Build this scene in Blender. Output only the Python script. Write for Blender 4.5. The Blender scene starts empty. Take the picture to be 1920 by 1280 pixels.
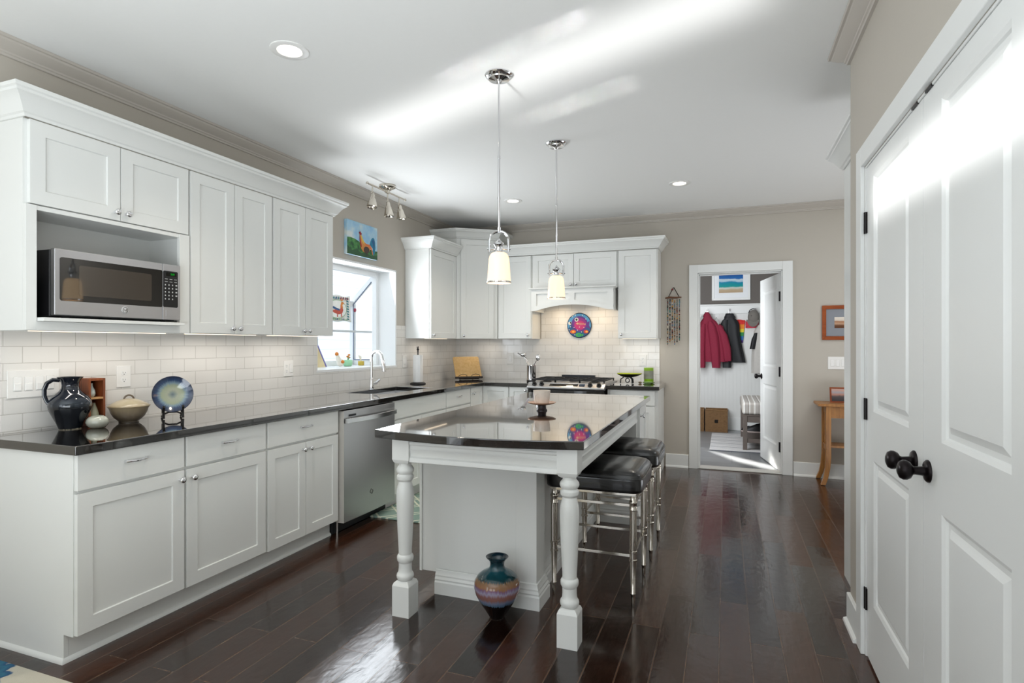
import bpy, bmesh, math, random
from math import sin, cos, pi, radians, sqrt
from mathutils import Vector, Matrix
random.seed(7)
C = bpy.context.scene.collection

# ---------------------------------------------------------------- camera
TH = 0.35775
cam_d = bpy.data.cameras.new('camera'); cam = bpy.data.objects.new('camera', cam_d); C.objects.link(cam)
cam.location = (0, 0, 1.311); cam.rotation_euler = (pi/2, 0, TH)
cam_d.sensor_width = 36; cam_d.lens = 1070/1920*36; cam_d.shift_y = 5.2/1920; cam_d.clip_start = .05
bpy.context.scene.camera = cam
# ---------------------------------------------------------------- view
vs = bpy.context.scene.view_settings
bpy.context.scene.display_settings.display_device = 'sRGB'
vs.view_transform = 'Standard'; vs.look = 'None'; vs.gamma = 1; vs.use_curve_mapping = False
vs.exposure = 0.43
# ---------------------------------------------------------------- world
w = bpy.data.worlds.new('sky'); bpy.context.scene.world = w; w.use_nodes = True
wn = w.node_tree.nodes; bg = wn['Background']; bg.inputs[0].default_value = (.86, .93, 1, 1); bg.inputs[1].default_value = 1.7
# ---------------------------------------------------------------- lights of the place and added fill lamps
def area(name, loc, target, sx, sy, power, col=(1, 1, 1), spread=180, up=None):
    d = bpy.data.lights.new(name, 'AREA'); d.shape = 'RECTANGLE'; d.size = sx; d.size_y = sy; d.energy = power; d.color = col
    d.spread = radians(spread)
    o = bpy.data.objects.new(name, d); C.objects.link(o)
    z = (Vector(loc)-Vector(target)).normalized()
    x = Vector(up) if up else Vector((0, 0, 1)).cross(z)
    if x.length < 1e-4: x = Vector((1, 0, 0))
    x = (x-z*x.dot(z)).normalized(); y = z.cross(x)
    o.matrix_world = Matrix((x, y, z)).transposed().to_4x4(); o.location = loc
    return o
DAY = (.91, .955, 1)
area('rear_daylight', (-2.0, -3.5, 1.45), (-2.0, 3, 1.45), 1.5, 2.1, 6, DAY)
area('rear_daylight', (-.35, -3.5, 1.45), (-.35, 3, 1.45), 1.3, 2.1, 4, DAY)
area('patio_daylight', (-3.05, -1.7, 1.2), (0, -1.7, 1.2), 1.4, 2.0, 5, DAY)
area('hall_ceiling_fill', (1.7, 4.9, 2.68), (1.5, 5.0, 0), 1.2, 1.6, 20, DAY)  # added fill lamp under the hall ceiling, not a window
area('hall_uplight_fill', (1.7, 4.7, .3), (1.2, 4.7, 2.7), 1.4, 1.8, 15, DAY)  # added uplight in the hall that brightens the far ceiling
area('mudroom_fill', (-.75, 6.75, 1.6), (-.5, 9, 1.4), .85, 1.6, 33, DAY)  # added fill lamp, hidden beside the doorway, for the mudroom's back wall
area('window_daylight', (-3.13, 4.36, 1.57), (-1.4, 4.2, 2.0), 1.1, .85, 18, DAY, 170)
# added fill lamp behind the camera, aimed up to brighten ceiling and cabinets
area('rear_uplight_fill', (-1.0, -.7, .95), (-1.45, -.45, 2.8), 2.2, 2.2, 70, (.87, .945, 1))
# low sun thrown up off polished surfaces: streaks on the ceiling, patch on the closet doors
area('sun_glint', (-1.25, .6, .9), (-1.05, 2.82, 2.705), 2.5, .14, 1.25, (1, 1, 1), 8, (1, -.36, 0))
area('sun_glint', (-1.0, .6, .9), (-.95, 2.52, 2.705), .9, .015, .07, (1, 1, 1), 3, (1, -.36, 0))
area('sun_glint', (-.7, .6, .9), (-.85, 3.22, 2.705), .8, .015, .07, (1, 1, 1), 3, (1, -.36, 0))
area('sun_glint', (-2.6, -.6, 1.45), (.555, 2.0, 1.86), 1.0, .15, .62, (1, 1, 1), 2.5)
# low sun through the mudroom's side window
area('mudroom_sun', (-1.25, 8.5, 1.25), (.14, 6.98, 0), .15, .55, 2.2, (1, .97, .9), 4)

# ---------------------------------------------------------------- materials
def lin(h):
    h = h.lstrip('#'); v = [int(h[i:i+2], 16)/255 for i in (0, 2, 4)]
    return tuple(c/12.92 if c <= .04045 else ((c+.055)/1.055)**2.4 for c in v)+(1,)
MATS = {}
def nt(name):
    m = bpy.data.materials.new(name); m.use_nodes = True; n = m.node_tree
    return m, n, n.nodes['Principled BSDF']
def mat(name, col, rough=.5, metal=0, var=.0, scale=30, bump=0, coat=0, spec=.5, emit=None, es=1, sheen=0):
    if name in MATS: return MATS[name]
    m, n, p = nt(name)
    c = lin(col) if isinstance(col, str) else tuple(col)+(1,)
    p.inputs['Base Color'].default_value = c; p.inputs['Roughness'].default_value = rough; p.inputs['Metallic'].default_value = metal
    p.inputs['Coat Weight'].default_value = coat; p.inputs['Specular IOR Level'].default_value = spec; p.inputs['Sheen Weight'].default_value = sheen
    if emit: p.inputs['Emission Color'].default_value = lin(emit); p.inputs['Emission Strength'].default_value = es
    if var or bump:
        tc = n.nodes.new('ShaderNodeTexCoord'); nz = n.nodes.new('ShaderNodeTexNoise'); nz.inputs['Scale'].default_value = scale; nz.inputs['Detail'].default_value = 4
        n.links.new(tc.outputs['Object'], nz.inputs['Vector'])
        if var:
            mx = n.nodes.new('ShaderNodeMixRGB'); mx.inputs[1].default_value = tuple(x*(1-var) for x in c[:3])+(1,); mx.inputs[2].default_value = tuple(min(1, x*(1+var)) for x in c[:3])+(1,)
            n.links.new(nz.outputs['Fac'], mx.inputs[0]); n.links.new(mx.outputs[0], p.inputs['Base Color'])
        if bump:
            b = n.nodes.new('ShaderNodeBump'); b.inputs['Strength'].default_value = bump; b.inputs['Distance'].default_value = .003
            n.links.new(nz.outputs['Fac'], b.inputs['Height']); n.links.new(b.outputs[0], p.inputs['Normal'])
    MATS[name] = m
    return m
def ramp(n, stops, interp='LINEAR'):
    r = n.nodes.new('ShaderNodeValToRGB'); e = r.color_ramp.elements; r.color_ramp.interpolation = interp
    while len(e) < len(stops): e.new(.5)
    for i, (pos, col) in enumerate(stops): e[i].position = pos; e[i].color = lin(col)
    return r
def math_(n, op, a, b=None):
    k = n.nodes.new('ShaderNodeMath'); k.operation = op
    for i, v in enumerate((a, b)):
        if v is None: continue
        if isinstance(v, (int, float)): k.inputs[i].default_value = v
        else: n.links.new(v, k.inputs[i])
    return k.outputs[0]
def pos_xyz(n):
    g = n.nodes.new('ShaderNodeNewGeometry'); s = n.nodes.new('ShaderNodeSeparateXYZ'); n.links.new(g.outputs['Position'], s.inputs[0]); return s.outputs
def obj_xyz(n):
    g = n.nodes.new('ShaderNodeTexCoord'); s = n.nodes.new('ShaderNodeSeparateXYZ'); n.links.new(g.outputs['Object'], s.inputs[0]); return s.outputs, g.outputs['Object']
def comb(n, a, b, c=0):
    k = n.nodes.new('ShaderNodeCombineXYZ')
    for i, v in enumerate((a, b, c)):
        if isinstance(v, (int, float)): k.inputs[i].default_value = v
        else: n.links.new(v, k.inputs[i])
    return k.outputs[0]
def noise(n, vec, scale, detail=4, dist=0):
    k = n.nodes.new('ShaderNodeTexNoise'); k.inputs['Scale'].default_value = scale; k.inputs['Detail'].default_value = detail; k.inputs['Distortion'].default_value = dist
    n.links.new(vec, k.inputs['Vector']); return k.outputs['Fac']
def brick(n, vec, bw, rh, mortar, off=.5, smooth=.1, c1='#ffffff', c2='#ffffff', cm='#000000', bias=0):
    k = n.nodes.new('ShaderNodeTexBrick'); k.inputs['Scale'].default_value = 1; k.inputs['Brick Width'].default_value = bw; k.inputs['Row Height'].default_value = rh
    k.inputs['Mortar Size'].default_value = mortar; k.inputs['Mortar Smooth'].default_value = smooth; k.offset = off; k.inputs['Bias'].default_value = bias
    for i, c in zip((1, 2, 3), (c1, c2, cm)): k.inputs[i].default_value = lin(c)
    n.links.new(vec, k.inputs['Vector']); return k
def bump(n, p, h, strength, dist, prev=None):
    b = n.nodes.new('ShaderNodeBump'); b.inputs['Strength'].default_value = strength; b.inputs['Distance'].default_value = dist
    n.links.new(h, b.inputs['Height'])
    if prev: n.links.new(prev, b.inputs['Normal'])
    n.links.new(b.outputs[0], p.inputs['Normal']); return b.outputs[0]

def tile_mat(name, horiz, shift):
    m, n, p = nt(name); s = pos_xyz(n)
    vec = comb(n, math_(n, 'ADD', s[horiz], shift), math_(n, 'ADD', s[2], 10*.0785-1.301))
    k = brick(n, vec, .1555, .0785, .0019, .5, .2, '#e8e5e0', '#ebe8e3', '#cdc9c2')
    n.links.new(k.outputs['Color'], p.inputs['Base Color'])
    h = math_(n, 'SUBTRACT', 1, k.outputs['Fac'])
    g = n.nodes.new('ShaderNodeNewGeometry')
    b1 = bump(n, p, noise(n, g.outputs['Position'], 9, 1), .12, .02)
    bump(n, p, h, .5, .0016, b1)
    p.inputs['Roughness'].default_value = .09
    return m
def floor_mat():
    m, n, p = nt('dark_hardwood'); s = pos_xyz(n)
    vec = comb(n, math_(n, 'ADD', s[1], 20), math_(n, 'ADD', s[0], 100*.1277+.408))
    k = brick(n, vec, 1.05, .1277, .0034, .37, .3, '#1e0e08', '#4a2817', '#664b39')  # pale seam colour paints in the light caught on board bevels
    rnd = brick(n, vec, 1.05, .1277, 0, .37, 0, '#000000', '#ffffff', '#000000').outputs['Color']
    gv = comb(n, math_(n, 'MULTIPLY', s[0], 16), math_(n, 'MULTIPLY', s[1], 1.6), 0)
    gr = noise(n, gv, 5, 6, .6)
    r = ramp(n, [(.3, '#8f8f8f'), (.7, '#ffffff')]); n.links.new(gr, r.inputs[0])
    mx = n.nodes.new('ShaderNodeMixRGB'); mx.blend_type = 'MULTIPLY'; mx.inputs[0].default_value = .8
    n.links.new(k.outputs['Color'], mx.inputs[1]); n.links.new(r.outputs[0], mx.inputs[2]); n.links.new(mx.outputs[0], p.inputs['Base Color'])
    wv = noise(n, comb(n, math_(n, 'MULTIPLY', s[0], 12), math_(n, 'MULTIPLY', s[1], 9), 0), 1.3, 2, .4)
    # each board lies a hair differently
    rr = math_(n, 'SUBTRACT', math_(n, 'MULTIPLY', rnd, 1), .5)
    g = n.nodes.new('ShaderNodeNewGeometry'); va = n.nodes.new('ShaderNodeVectorMath'); va.operation = 'ADD'
    n.links.new(g.outputs['Normal'], va.inputs[0]); n.links.new(comb(n, math_(n, 'MULTIPLY', rr, .05), math_(n, 'MULTIPLY', rr, .03), 0), va.inputs[1])
    vn = n.nodes.new('ShaderNodeVectorMath'); vn.operation = 'NORMALIZE'; n.links.new(va.outputs[0], vn.inputs[0])
    b1 = bump(n, p, wv, .4, .003, vn.outputs[0])
    b2 = bump(n, p, gr, .10, .002, b1)
    b3 = bump(n, p, math_(n, 'SUBTRACT', 1, k.outputs['Fac']), 1, .004, b2); n.links.new(b3, p.inputs['Coat Normal'])
    p.inputs['IOR'].default_value = 1.6; p.inputs['Coat Weight'].default_value = .22; p.inputs['Coat Roughness'].default_value = .13
    n.links.new(math_(n, 'ADD', math_(n, 'MULTIPLY', gr, .12), math_(n, 'ADD', math_(n, 'MULTIPLY', rnd, .08), .10)), p.inputs['Roughness'])
    return m
def granite_mat():
    m, n, p = nt('black_granite'); g = n.nodes.new('ShaderNodeNewGeometry')
    a = noise(n, g.outputs['Position'], 330, 3)
    r = ramp(n, [(.0, '#0d0c0c'), (.55, '#191716'), (.66, '#2c2723'), (.74, '#6d655c'), (.8, '#8f877c')]); n.links.new(a, r.inputs[0])
    n.links.new(r.outputs[0], p.inputs['Base Color']); p.inputs['Roughness'].default_value = .045; p.inputs['IOR'].default_value = 1.7; p.inputs['Coat Weight'].default_value = 1; p.inputs['Coat Roughness'].default_value = .03
    return m
def steel_mat(name, col, axis, rough=.24):
    m, n, p = nt(name); s = pos_xyz(n)
    sc = [260, 260, 260]; sc[axis] = 2
    v = comb(n, *[math_(n, 'MULTIPLY', s[i], sc[i]) for i in range(3)])
    f = noise(n, v, 1, 2)
    p.inputs['Base Color'].default_value = lin(col); p.inputs['Metallic'].default_value = 1
    n.links.new(math_(n, 'ADD', math_(n, 'MULTIPLY', f, .12), rough-.06), p.inputs['Roughness'])
    return m
def wood_mat(name, c1, c2, axis=2, scale=10, rough=.4):
    m, n, p = nt(name); o, v = obj_xyz(n)
    sc = [1, 1, 1]; sc[axis] = .1
    vec = comb(n, *[math_(n, 'MULTIPLY', o[i], sc[i]) for i in range(3)])
    f = noise(n, vec, scale*3, 6, 1.2)
    r = ramp(n, [(.3, c1), (.7, c2)]); n.links.new(f, r.inputs[0]); n.links.new(r.outputs[0], p.inputs['Base Color'])
    p.inputs['Roughness'].default_value = rough
    return m
def z_glaze(name, stops, zmax, wob=.05, scale=18, rough=.08, streak=True):
    m, n, p = nt(name); o, v = obj_xyz(n)
    ang = math_(n, 'ARCTAN2', o[1], o[0])
    vec = comb(n, math_(n, 'MULTIPLY', ang, scale if streak else 3), math_(n, 'MULTIPLY', o[2], 3), 0)
    f = noise(n, vec, 1.2, 3); f2 = noise(n, v, 14, 2)
    zz = math_(n, 'DIVIDE', o[2], zmax)
    zz = math_(n, 'ADD', zz, math_(n, 'MULTIPLY', math_(n, 'SUBTRACT', f, .5), wob*2))
    zz = math_(n, 'ADD', zz, math_(n, 'MULTIPLY', math_(n, 'SUBTRACT', f2, .5), wob))
    r = ramp(n, stops); n.links.new(zz, r.inputs[0]); n.links.new(r.outputs[0], p.inputs['Base Color'])
    p.inputs['Roughness'].default_value = rough; p.inputs['Coat Weight'].default_value = .4; p.inputs['Coat Roughness'].default_value = .04
    return m
def stripe_mat(name, axis, period, stops, rough=.9):
    m, n, p = nt(name); s = pos_xyz(n)
    f = math_(n, 'FRACT', math_(n, 'DIVIDE', math_(n, 'ADD', s[axis], 10), period))
    r = ramp(n, stops, 'CONSTANT'); n.links.new(f, r.inputs[0]); n.links.new(r.outputs[0], p.inputs['Base Color']); p.inputs['Roughness'].default_value = rough
    return m
def glass_mat(name, tint=(1, 1, 1), gloss=1.0):
    m = bpy.data.materials.new(name); m.use_nodes = True; n = m.node_tree; n.nodes.clear()
    o = n.nodes.new('ShaderNodeOutputMaterial'); t = n.nodes.new('ShaderNodeBsdfTransparent'); t.inputs[0].default_value = tuple(tint)+(1,)
    g = n.nodes.new('ShaderNodeBsdfGlossy'); g.inputs['Roughness'].default_value = .02
    f = n.nodes.new('ShaderNodeFresnel'); f.inputs[0].default_value = 1.45
    gm_ = n.nodes.new('ShaderNodeNewGeometry'); fm = math_(n, 'MULTIPLY', f.outputs[0], math_(n, 'SUBTRACT', 1, gm_.outputs['Backfacing']))
    mx = n.nodes.new('ShaderNodeMixShader'); n.links.new(fm, mx.inputs[0]); n.links.new(t.outputs[0], mx.inputs[1]); n.links.new(g.outputs[0], mx.inputs[2]); n.links.new(mx.outputs[0], o.inputs[0])
    return m
def emit_mat(name, col, s):
    m = bpy.data.materials.new(name); m.use_nodes = True; n = m.node_tree; n.nodes.clear()
    o = n.nodes.new('ShaderNodeOutputMaterial'); e = n.nodes.new('ShaderNodeEmission'); e.inputs[0].default_value = lin(col); e.inputs[1].default_value = s; n.links.new(e.outputs[0], o.inputs[0])
    return m

CAB = mat('cabinet_paint', '#e8e9e6', .3)
TRIM = mat('trim_paint', '#edeeec', .35)
WALL = mat('greige_wall_paint', '#bfb8ad', .6, var=.01, scale=60)
CROWNP = mat('greige_moulding_paint', '#c0b9b0', .4)
CEIL = mat('ceiling_paint', '#f3f3f1', .9, var=.01, scale=40)
FLOOR = floor_mat(); GRAN = granite_mat()
TILE_L = tile_mat('white_subway_tile', 1, 100*.1555-1.706); TILE_B = tile_mat('white_subway_tile', 0, 100*.1555+1.794)
CHROME = mat('chrome', '#e6e6e8', .06, 1); NICKEL = mat('polished_nickel', '#cfc8bd', .12, 1)
STEEL = steel_mat('brushed_stainless', '#c4c4c6', 1, .34); STEELV = steel_mat('brushed_stainless', '#a3a3a5', 1, .28)
LEATHER = mat('black_leather', '#0d0c0c', .3, bump=.12, scale=220, coat=.5)
BRONZE = mat('oil_rubbed_bronze', '#1c1618', .3, .7); BLACK = mat('black_plastic', '#0c0c0e', .35); BGLASS = mat('black_glass', '#0a0a0b', .04, coat=1)
IRON = mat('black_cast_iron', '#161618', .55, bump=.2, scale=300)
PLATE_P = mat('white_plastic', '#f2f0ec', .3); DARK = mat('dark_slot', '#101010', .6)
MUDDARK = mat('charcoal_wall_paint', '#67615c', .7); KICK = mat('toe_kick_black', '#15181d', .4)
# ---------------------------------------------------------------- mesh builder
class MB:
    def __init__(s): s.bm = bmesh.new(); s.mi = 0
    def f(s, vs, sm=False):
        try:
            fc = s.bm.faces.new([v if isinstance(v, bmesh.types.BMVert) else s.bm.verts.new(v) for v in vs]); fc.material_index = s.mi; fc.smooth = sm; return fc
        except ValueError: return None
    def box(s, x0, x1, y0, y1, z0, z1):
        if x0 > x1: x0, x1 = x1, x0
        if y0 > y1: y0, y1 = y1, y0
        if z0 > z1: z0, z1 = z1, z0
        v = [s.bm.verts.new((x, y, z)) for z in (z0, z1) for x, y in ((x0, y0), (x1, y0), (x1, y1), (x0, y1))]
        for q in ((3, 2, 1, 0), (4, 5, 6, 7), (0, 1, 5, 4), (1, 2, 6, 5), (2, 3, 7, 6), (3, 0, 4, 7)): s.f([v[i] for i in q])
        return s
    def prism(s, pts, ext):
        """closed polygon (3D points) pushed along ext"""
        e = Vector(ext); P = [Vector(p) for p in pts]
        nrm = sum(((P[i]-P[0]).cross(P[i+1]-P[0]) for i in range(1, len(P)-1)), Vector())
        if nrm.dot(e) > 0: P = P[::-1]
        a = [s.bm.verts.new(p) for p in P]; b = [s.bm.verts.new(p+e) for p in P]
        s.f(a); s.f(b[::-1]); k = len(P)
        for i in range(k): s.f([a[(i+1) % k], a[i], b[i], b[(i+1) % k]])
        return s
    def lathe(s, c, prof, seg=32, axis=(0, 0, 1), rf=None, caps=True):
        z = Vector(axis).normalized(); x = z.orthogonal().normalized() if abs(z.z) < .999 else Vector((1, 0, 0)); y = z.cross(x); c = Vector(c)
        rings = []
        for r, h in prof:
            if r < 1e-6: rings.append([s.bm.verts.new(c+z*h)]); continue
            ring = []
            for i in range(seg):
                t = 2*pi*i/seg; q = r*(rf(t, h) if rf else 1); ring.append(s.bm.verts.new(c+z*h+(x*cos(t)+y*sin(t))*q))
            rings.append(ring)
        for a, b in zip(rings, rings[1:]):
            for i in range(seg):
                j = (i+1) % seg
                if len(a) == 1 and len(b) == 1: continue
                if len(a) == 1: s.f([a[0], b[j], b[i]], True)
                elif len(b) == 1: s.f([a[i], a[j], b[0]], True)
                else: s.f([a[i], a[j], b[j], b[i]], True)
        if caps:
            if len(rings[0]) > 1: s.f(rings[0][::-1])
            if len(rings[-1]) > 1: s.f(rings[-1])
        return s
    def cyl(s, p0, p1, r, seg=20, r2=None):
        p0, p1 = Vector(p0), Vector(p1); return s.lathe(p0, [(r, 0), (r if r2 is None else r2, (p1-p0).length)], seg, p1-p0)
    def ball(s, c, r, seg=20, sc=(1, 1, 1)):
        n0 = len(s.bm.verts); prof = [(r*sin(pi*i/10), -r*cos(pi*i/10)) for i in range(11)]; prof[0] = (0, -r); prof[-1] = (0, r)
        s.lathe((0, 0, 0), prof, seg); s.bm.verts.ensure_lookup_table()
        for v in list(s.bm.verts)[n0:]: v.co = Vector((v.co.x*sc[0], v.co.y*sc[1], v.co.z*sc[2]))+Vector(c)
        return s
    def tube(s, pts, r, seg=10, closed=False, flat=None):
        P = [Vector(p) for p in pts]; k = len(P); rings = []; prev = None
        for i, p in enumerate(P):
            a = P[i-1] if (i > 0 or closed) else P[i]; b = P[(i+1) % k] if (i < k-1 or closed) else P[i]
            t = (b-a).normalized()
            x = (prev-t*prev.dot(t)).normalized() if prev is not None else t.orthogonal().normalized()
            prev = x; y = t.cross(x); rr = r[i] if isinstance(r, (list, tuple)) else r
            rings.append([s.bm.verts.new(p+(x*cos(2*pi*j/seg)+y*sin(2*pi*j/seg)*(flat or 1))*rr) for j in range(seg)])
        n = k if closed else k-1
        for i in range(n):
            a, b = rings[i], rings[(i+1) % k]
            for j in range(seg): s.f([a[j], a[(j+1) % seg], b[(j+1) % seg], b[j]], True)
        if not closed: s.f(rings[0][::-1]); s.f(rings[-1])
        return s
    def sweep(s, path, prof, side=1, caps=True):
        """profile (out, z) carried along a plan path with mitred corners; out is to the right of travel * side"""
        P = [Vector((p[0], p[1])) for p in path]; rows = []
        for i, p in enumerate(P):
            ns = []
            if i > 0: d = (P[i]-P[i-1]).normalized(); ns.append(Vector((d.y, -d.x))*side)
            if i < len(P)-1: d = (P[i+1]-P[i]).normalized(); ns.append(Vector((d.y, -d.x))*side)
            m = ns[0] if len(ns) == 1 else (ns[0]+ns[1])/(1+ns[0].dot(ns[1]))
            rows.append([s.bm.verts.new((p.x+m.x*o, p.y+m.y*o, z)) for o, z in prof])
        k = len(prof)
        for a, b in zip(rows, rows[1:]):
            for j in range(k):
                q = [a[j], a[(j+1) % k], b[(j+1) % k], b[j]]
                s.f(q if side > 0 else q[::-1])
        if caps: s.f(rows[0] if side < 0 else rows[0][::-1]); s.f(rows[-1] if side > 0 else rows[-1][::-1])
        return s
    def cells(s, xs, ys, inside, z0, z1):
        V = {}
        def v(i, j, z):
            if (i, j, z) not in V: V[(i, j, z)] = s.bm.verts.new((xs[i], ys[j], z))
            return V[(i, j, z)]
        ok = lambda i, j: 0 <= i < len(xs)-1 and 0 <= j < len(ys)-1 and inside(i, j)
        for i in range(len(xs)-1):
            for j in range(len(ys)-1):
                if not ok(i, j): continue
                s.f([v(i, j, z1), v(i+1, j, z1), v(i+1, j+1, z1), v(i, j+1, z1)]); s.f([v(i, j+1, z0), v(i+1, j+1, z0), v(i+1, j, z0), v(i, j, z0)])
                for (a, b, di, dj) in (((i, j), (i+1, j), 0, -1), ((i+1, j), (i+1, j+1), 1, 0), ((i+1, j+1), (i, j+1), 0, 1), ((i, j+1), (i, j), -1, 0)):
                    if not ok(i+di, j+dj): s.f([v(*a, z0), v(*b, z0), v(*b, z1), v(*a, z1)])
        return s
    def panels(s, o, u, n, W, H, T, rects, steps):
        """slab of width W along u, height H along Z, thickness T behind face; recessed panels in one column.
        steps: list of (inset, depth) rings from each rect's edge inwards (depth positive = into slab)"""
        o, u, n = Vector(o), Vector(u).normalized(), Vector(n).normalized(); z = Vector((0, 0, 1))
        P = lambda a, b, d=0: o+u*a+z*b-n*d
        flip = u.cross(z).dot(n) < 0
        F = lambda q: s.f(q[::-1] if flip else q)
        x0, x1 = rects[0][0], rects[0][2]; rs = sorted(rects, key=lambda r: r[1])
        zs = [0]+[t for r in rs for t in (r[1], r[3])]+[H]
        F([P(0, 0)]+[P(x0, q) for q in zs]+[P(0, H)]); F([P(x1, q) for q in zs[::-1]]+[P(W, 0), P(W, H)])
        for i in range(0, len(zs), 2): F([P(x0, zs[i]), P(x1, zs[i]), P(x1, zs[i+1]), P(x0, zs[i+1])])
        for r in rs:
            cur = [(r[0], r[1]), (r[2], r[1]), (r[2], r[3]), (r[0], r[3])]; d0 = 0; i0 = 0
            for ins, d in steps:
                k = ins; nx = [(r[0]+k, r[1]+k), (r[2]-k, r[1]+k), (r[2]-k, r[3]-k), (r[0]+k, r[3]-k)]
                for i in range(4): F([P(*cur[i], d0), P(*cur[(i+1) % 4], d0), P(*nx[(i+1) % 4], d), P(*nx[i], d)])
                cur, d0 = nx, d
            F([P(*c, d0) for c in cur])
        F([P(0, 0, T), P(0, H, T), P(W, H, T), P(W, 0, T)])
        for c in ([(0, 0), (x0, 0), (x1, 0), (W, 0)], [(W, 0), (W, H)], [(W, H), (x1, H), (x0, H), (0, H)], [(0, H), (0, 0)]): F([P(*q) for q in c[::-1]]+[P(*c[0], T), P(*c[-1], T)])
        bmesh.ops.remove_doubles(s.bm, verts=s.bm.verts, dist=1e-6)
        return s
    def grid(s, fn, nu, nv, closed_u=False):
        V = [[s.bm.verts.new(fn(i/(nu if closed_u else nu-1), j/(nv-1))) for j in range(nv)] for i in range(nu)]
        for i in range(nu if closed_u else nu-1):
            for j in range(nv-1):
                k = (i+1) % nu; s.f([V[i][j], V[k][j], V[k][j+1], V[i][j+1]], True)
        return s
    def poly(s, o, u, v, n, pts, lift, thick=None):
        o, u, v, n = Vector(o), Vector(u), Vector(v), Vector(n)
        q = [o+u*a+v*b+n*lift for a, b in pts]
        if len(q) > 2 and sum(((q[i]-q[0]).cross(q[i+1]-q[0]) for i in range(1, len(q)-1)), Vector()).dot(n) < 0: q = q[::-1]
        s.f(q); return s

ORG = {}
def link(name, mb, mats, parent=None, org=None, bevel=0, seg=2, angle=35, solid=0, recalc=True):
    bm = mb.bm
    if recalc: bmesh.ops.recalc_face_normals(bm, faces=bm.faces)
    if not bm.verts: raise ValueError(name)
    if parent is not None: org = ORG[parent.name]
    elif org is None:
        xs = [v.co.x for v in bm.verts]; ys = [v.co.y for v in bm.verts]; zs = [v.co.z for v in bm.verts]
        org = Vector(((min(xs)+max(xs))/2, (min(ys)+max(ys))/2, min(zs)))
    org = Vector(org)
    bmesh.ops.translate(bm, verts=bm.verts, vec=-org)
    me = bpy.data.meshes.new(name); bm.to_mesh(me); bm.free()
    for m in (mats if isinstance(mats, (list, tuple)) else [mats]): me.materials.append(m)
    me.shade_smooth(); me.set_sharp_from_angle(angle=radians(angle))
    o = bpy.data.objects.new(name, me); C.objects.link(o)
    if parent is not None: o.parent = parent
    else: o.location = org
    ORG[o.name] = org
    if solid:
        md = o.modifiers.new('solid', 'SOLIDIFY'); md.thickness = solid; md.offset = 0
    if bevel:
        md = o.modifiers.new('bevel', 'BEVEL'); md.width = bevel; md.segments = seg; md.limit_method = 'ANGLE'; md.angle_limit = radians(40); md.harden_normals = True
    return o
def thing(name, label, cat, loc, group=None):
    o = bpy.data.objects.new(name, None); o.empty_display_size = .05; C.objects.link(o); o.location = loc; ORG[o.name] = Vector(loc)
    o['label'] = label; o['category'] = cat
    if group: o['group'] = group
    return o
def tag(o, label, cat, group=None):
    o['label'] = label; o['category'] = cat
    if group: o['group'] = group
    return o
def struct(name, mb, m, parent=None, **k):
    o = link(name, mb, m, parent, **k)
    if parent is None: o['kind'] = 'structure'
    return o
def dup(root, loc, label, group=None):
    r = root.copy(); C.objects.link(r); r.location = loc; r['label'] = label; ORG[r.name] = Vector(loc)
    if group: r['group'] = group
    for ch in root.children:
        c = ch.copy(); C.objects.link(c); c.parent = r
        for g in ch.children:
            d = g.copy(); C.objects.link(d); d.parent = c
    return r
def arc(c, r, a0, a1, n, u=(1, 0, 0), v=(0, 0, 1)):
    c, u, v = Vector(c), Vector(u), Vector(v)
    return [c+u*(r*cos(a0+(a1-a0)*i/n))+v*(r*sin(a0+(a1-a0)*i/n)) for i in range(n+1)]
def ell(cx, cy, rx, ry, n=20, rot=0): return [(cx+rx*cos(t)*cos(rot)-ry*sin(t)*sin(rot), cy+rx*cos(t)*sin(rot)+ry*sin(t)*cos(rot)) for t in (2*pi*i/n for i in range(n))]
XL, YB, ZC, XR = -3.10, 6.33, 2.705, .552

# ================================================================ the setting
struct('floor', MB().box(-3.4, 3.4, -3.7, 6.44, -.06, 0), FLOOR)
def plank_tile():
    m, n, p = nt('grey_floor_tile'); s = pos_xyz(n)
    k = brick(n, comb(n, math_(n, 'ADD', s[0], 10.1), math_(n, 'ADD', s[1], 10)), .61, .31, .004, .33, .2, '#7b7d80', '#888a8c', '#5c5d5f')
    n.links.new(k.outputs['Color'], p.inputs['Base Color']); p.inputs['Roughness'].default_value = .3
    return m
struct('floor_mudroom', MB().box(-1.4, 1.5, 6.44, 9.5, -.06, 0), plank_tile())
struct('ceiling', MB().box(-3.4, 3.4, -3.7, 9.6, ZC, ZC+.1), CEIL)
WY0, WY1, WZ0, WZ1 = 3.77, 4.96, 1.10, 2.045
struct('wall_left', MB().box(XL-.19, XL, -3.7, -2.5, 0, ZC).box(XL-.19, XL, -.9, WY0, 0, ZC).box(XL-.19, XL, -2.5, -.9, 2.2, ZC).box(XL-.19, XL, WY0, WY1, 0, WZ0).box(XL-.19, XL, WY0, WY1, WZ1, ZC).box(XL-.19, XL, WY1, YB+.12, 0, ZC), WALL)
struct('wall_back', MB().box(XL, -.274, YB, YB+.12, 0, ZC).box(-.274, .538, YB, YB+.12, 2.061, ZC).box(.538, 3.4, YB, YB+.12, 0, ZC), WALL)
CY0, CY1 = 1.285, 2.78
struct('wall_right', MB().box(XR, XR+.1, -3.7, CY0, 0, ZC).box(XR, XR+.1, CY0, CY1, 2.06, ZC).box(XR, XR+.1, CY1, 3.075, 0, ZC).box(XR+.1, 2.7, 2.98, 3.075, 0, ZC), WALL)
struct('wall_hall', MB().box(2.6, 2.7, 3.075, YB, 0, ZC), WALL)
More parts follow.
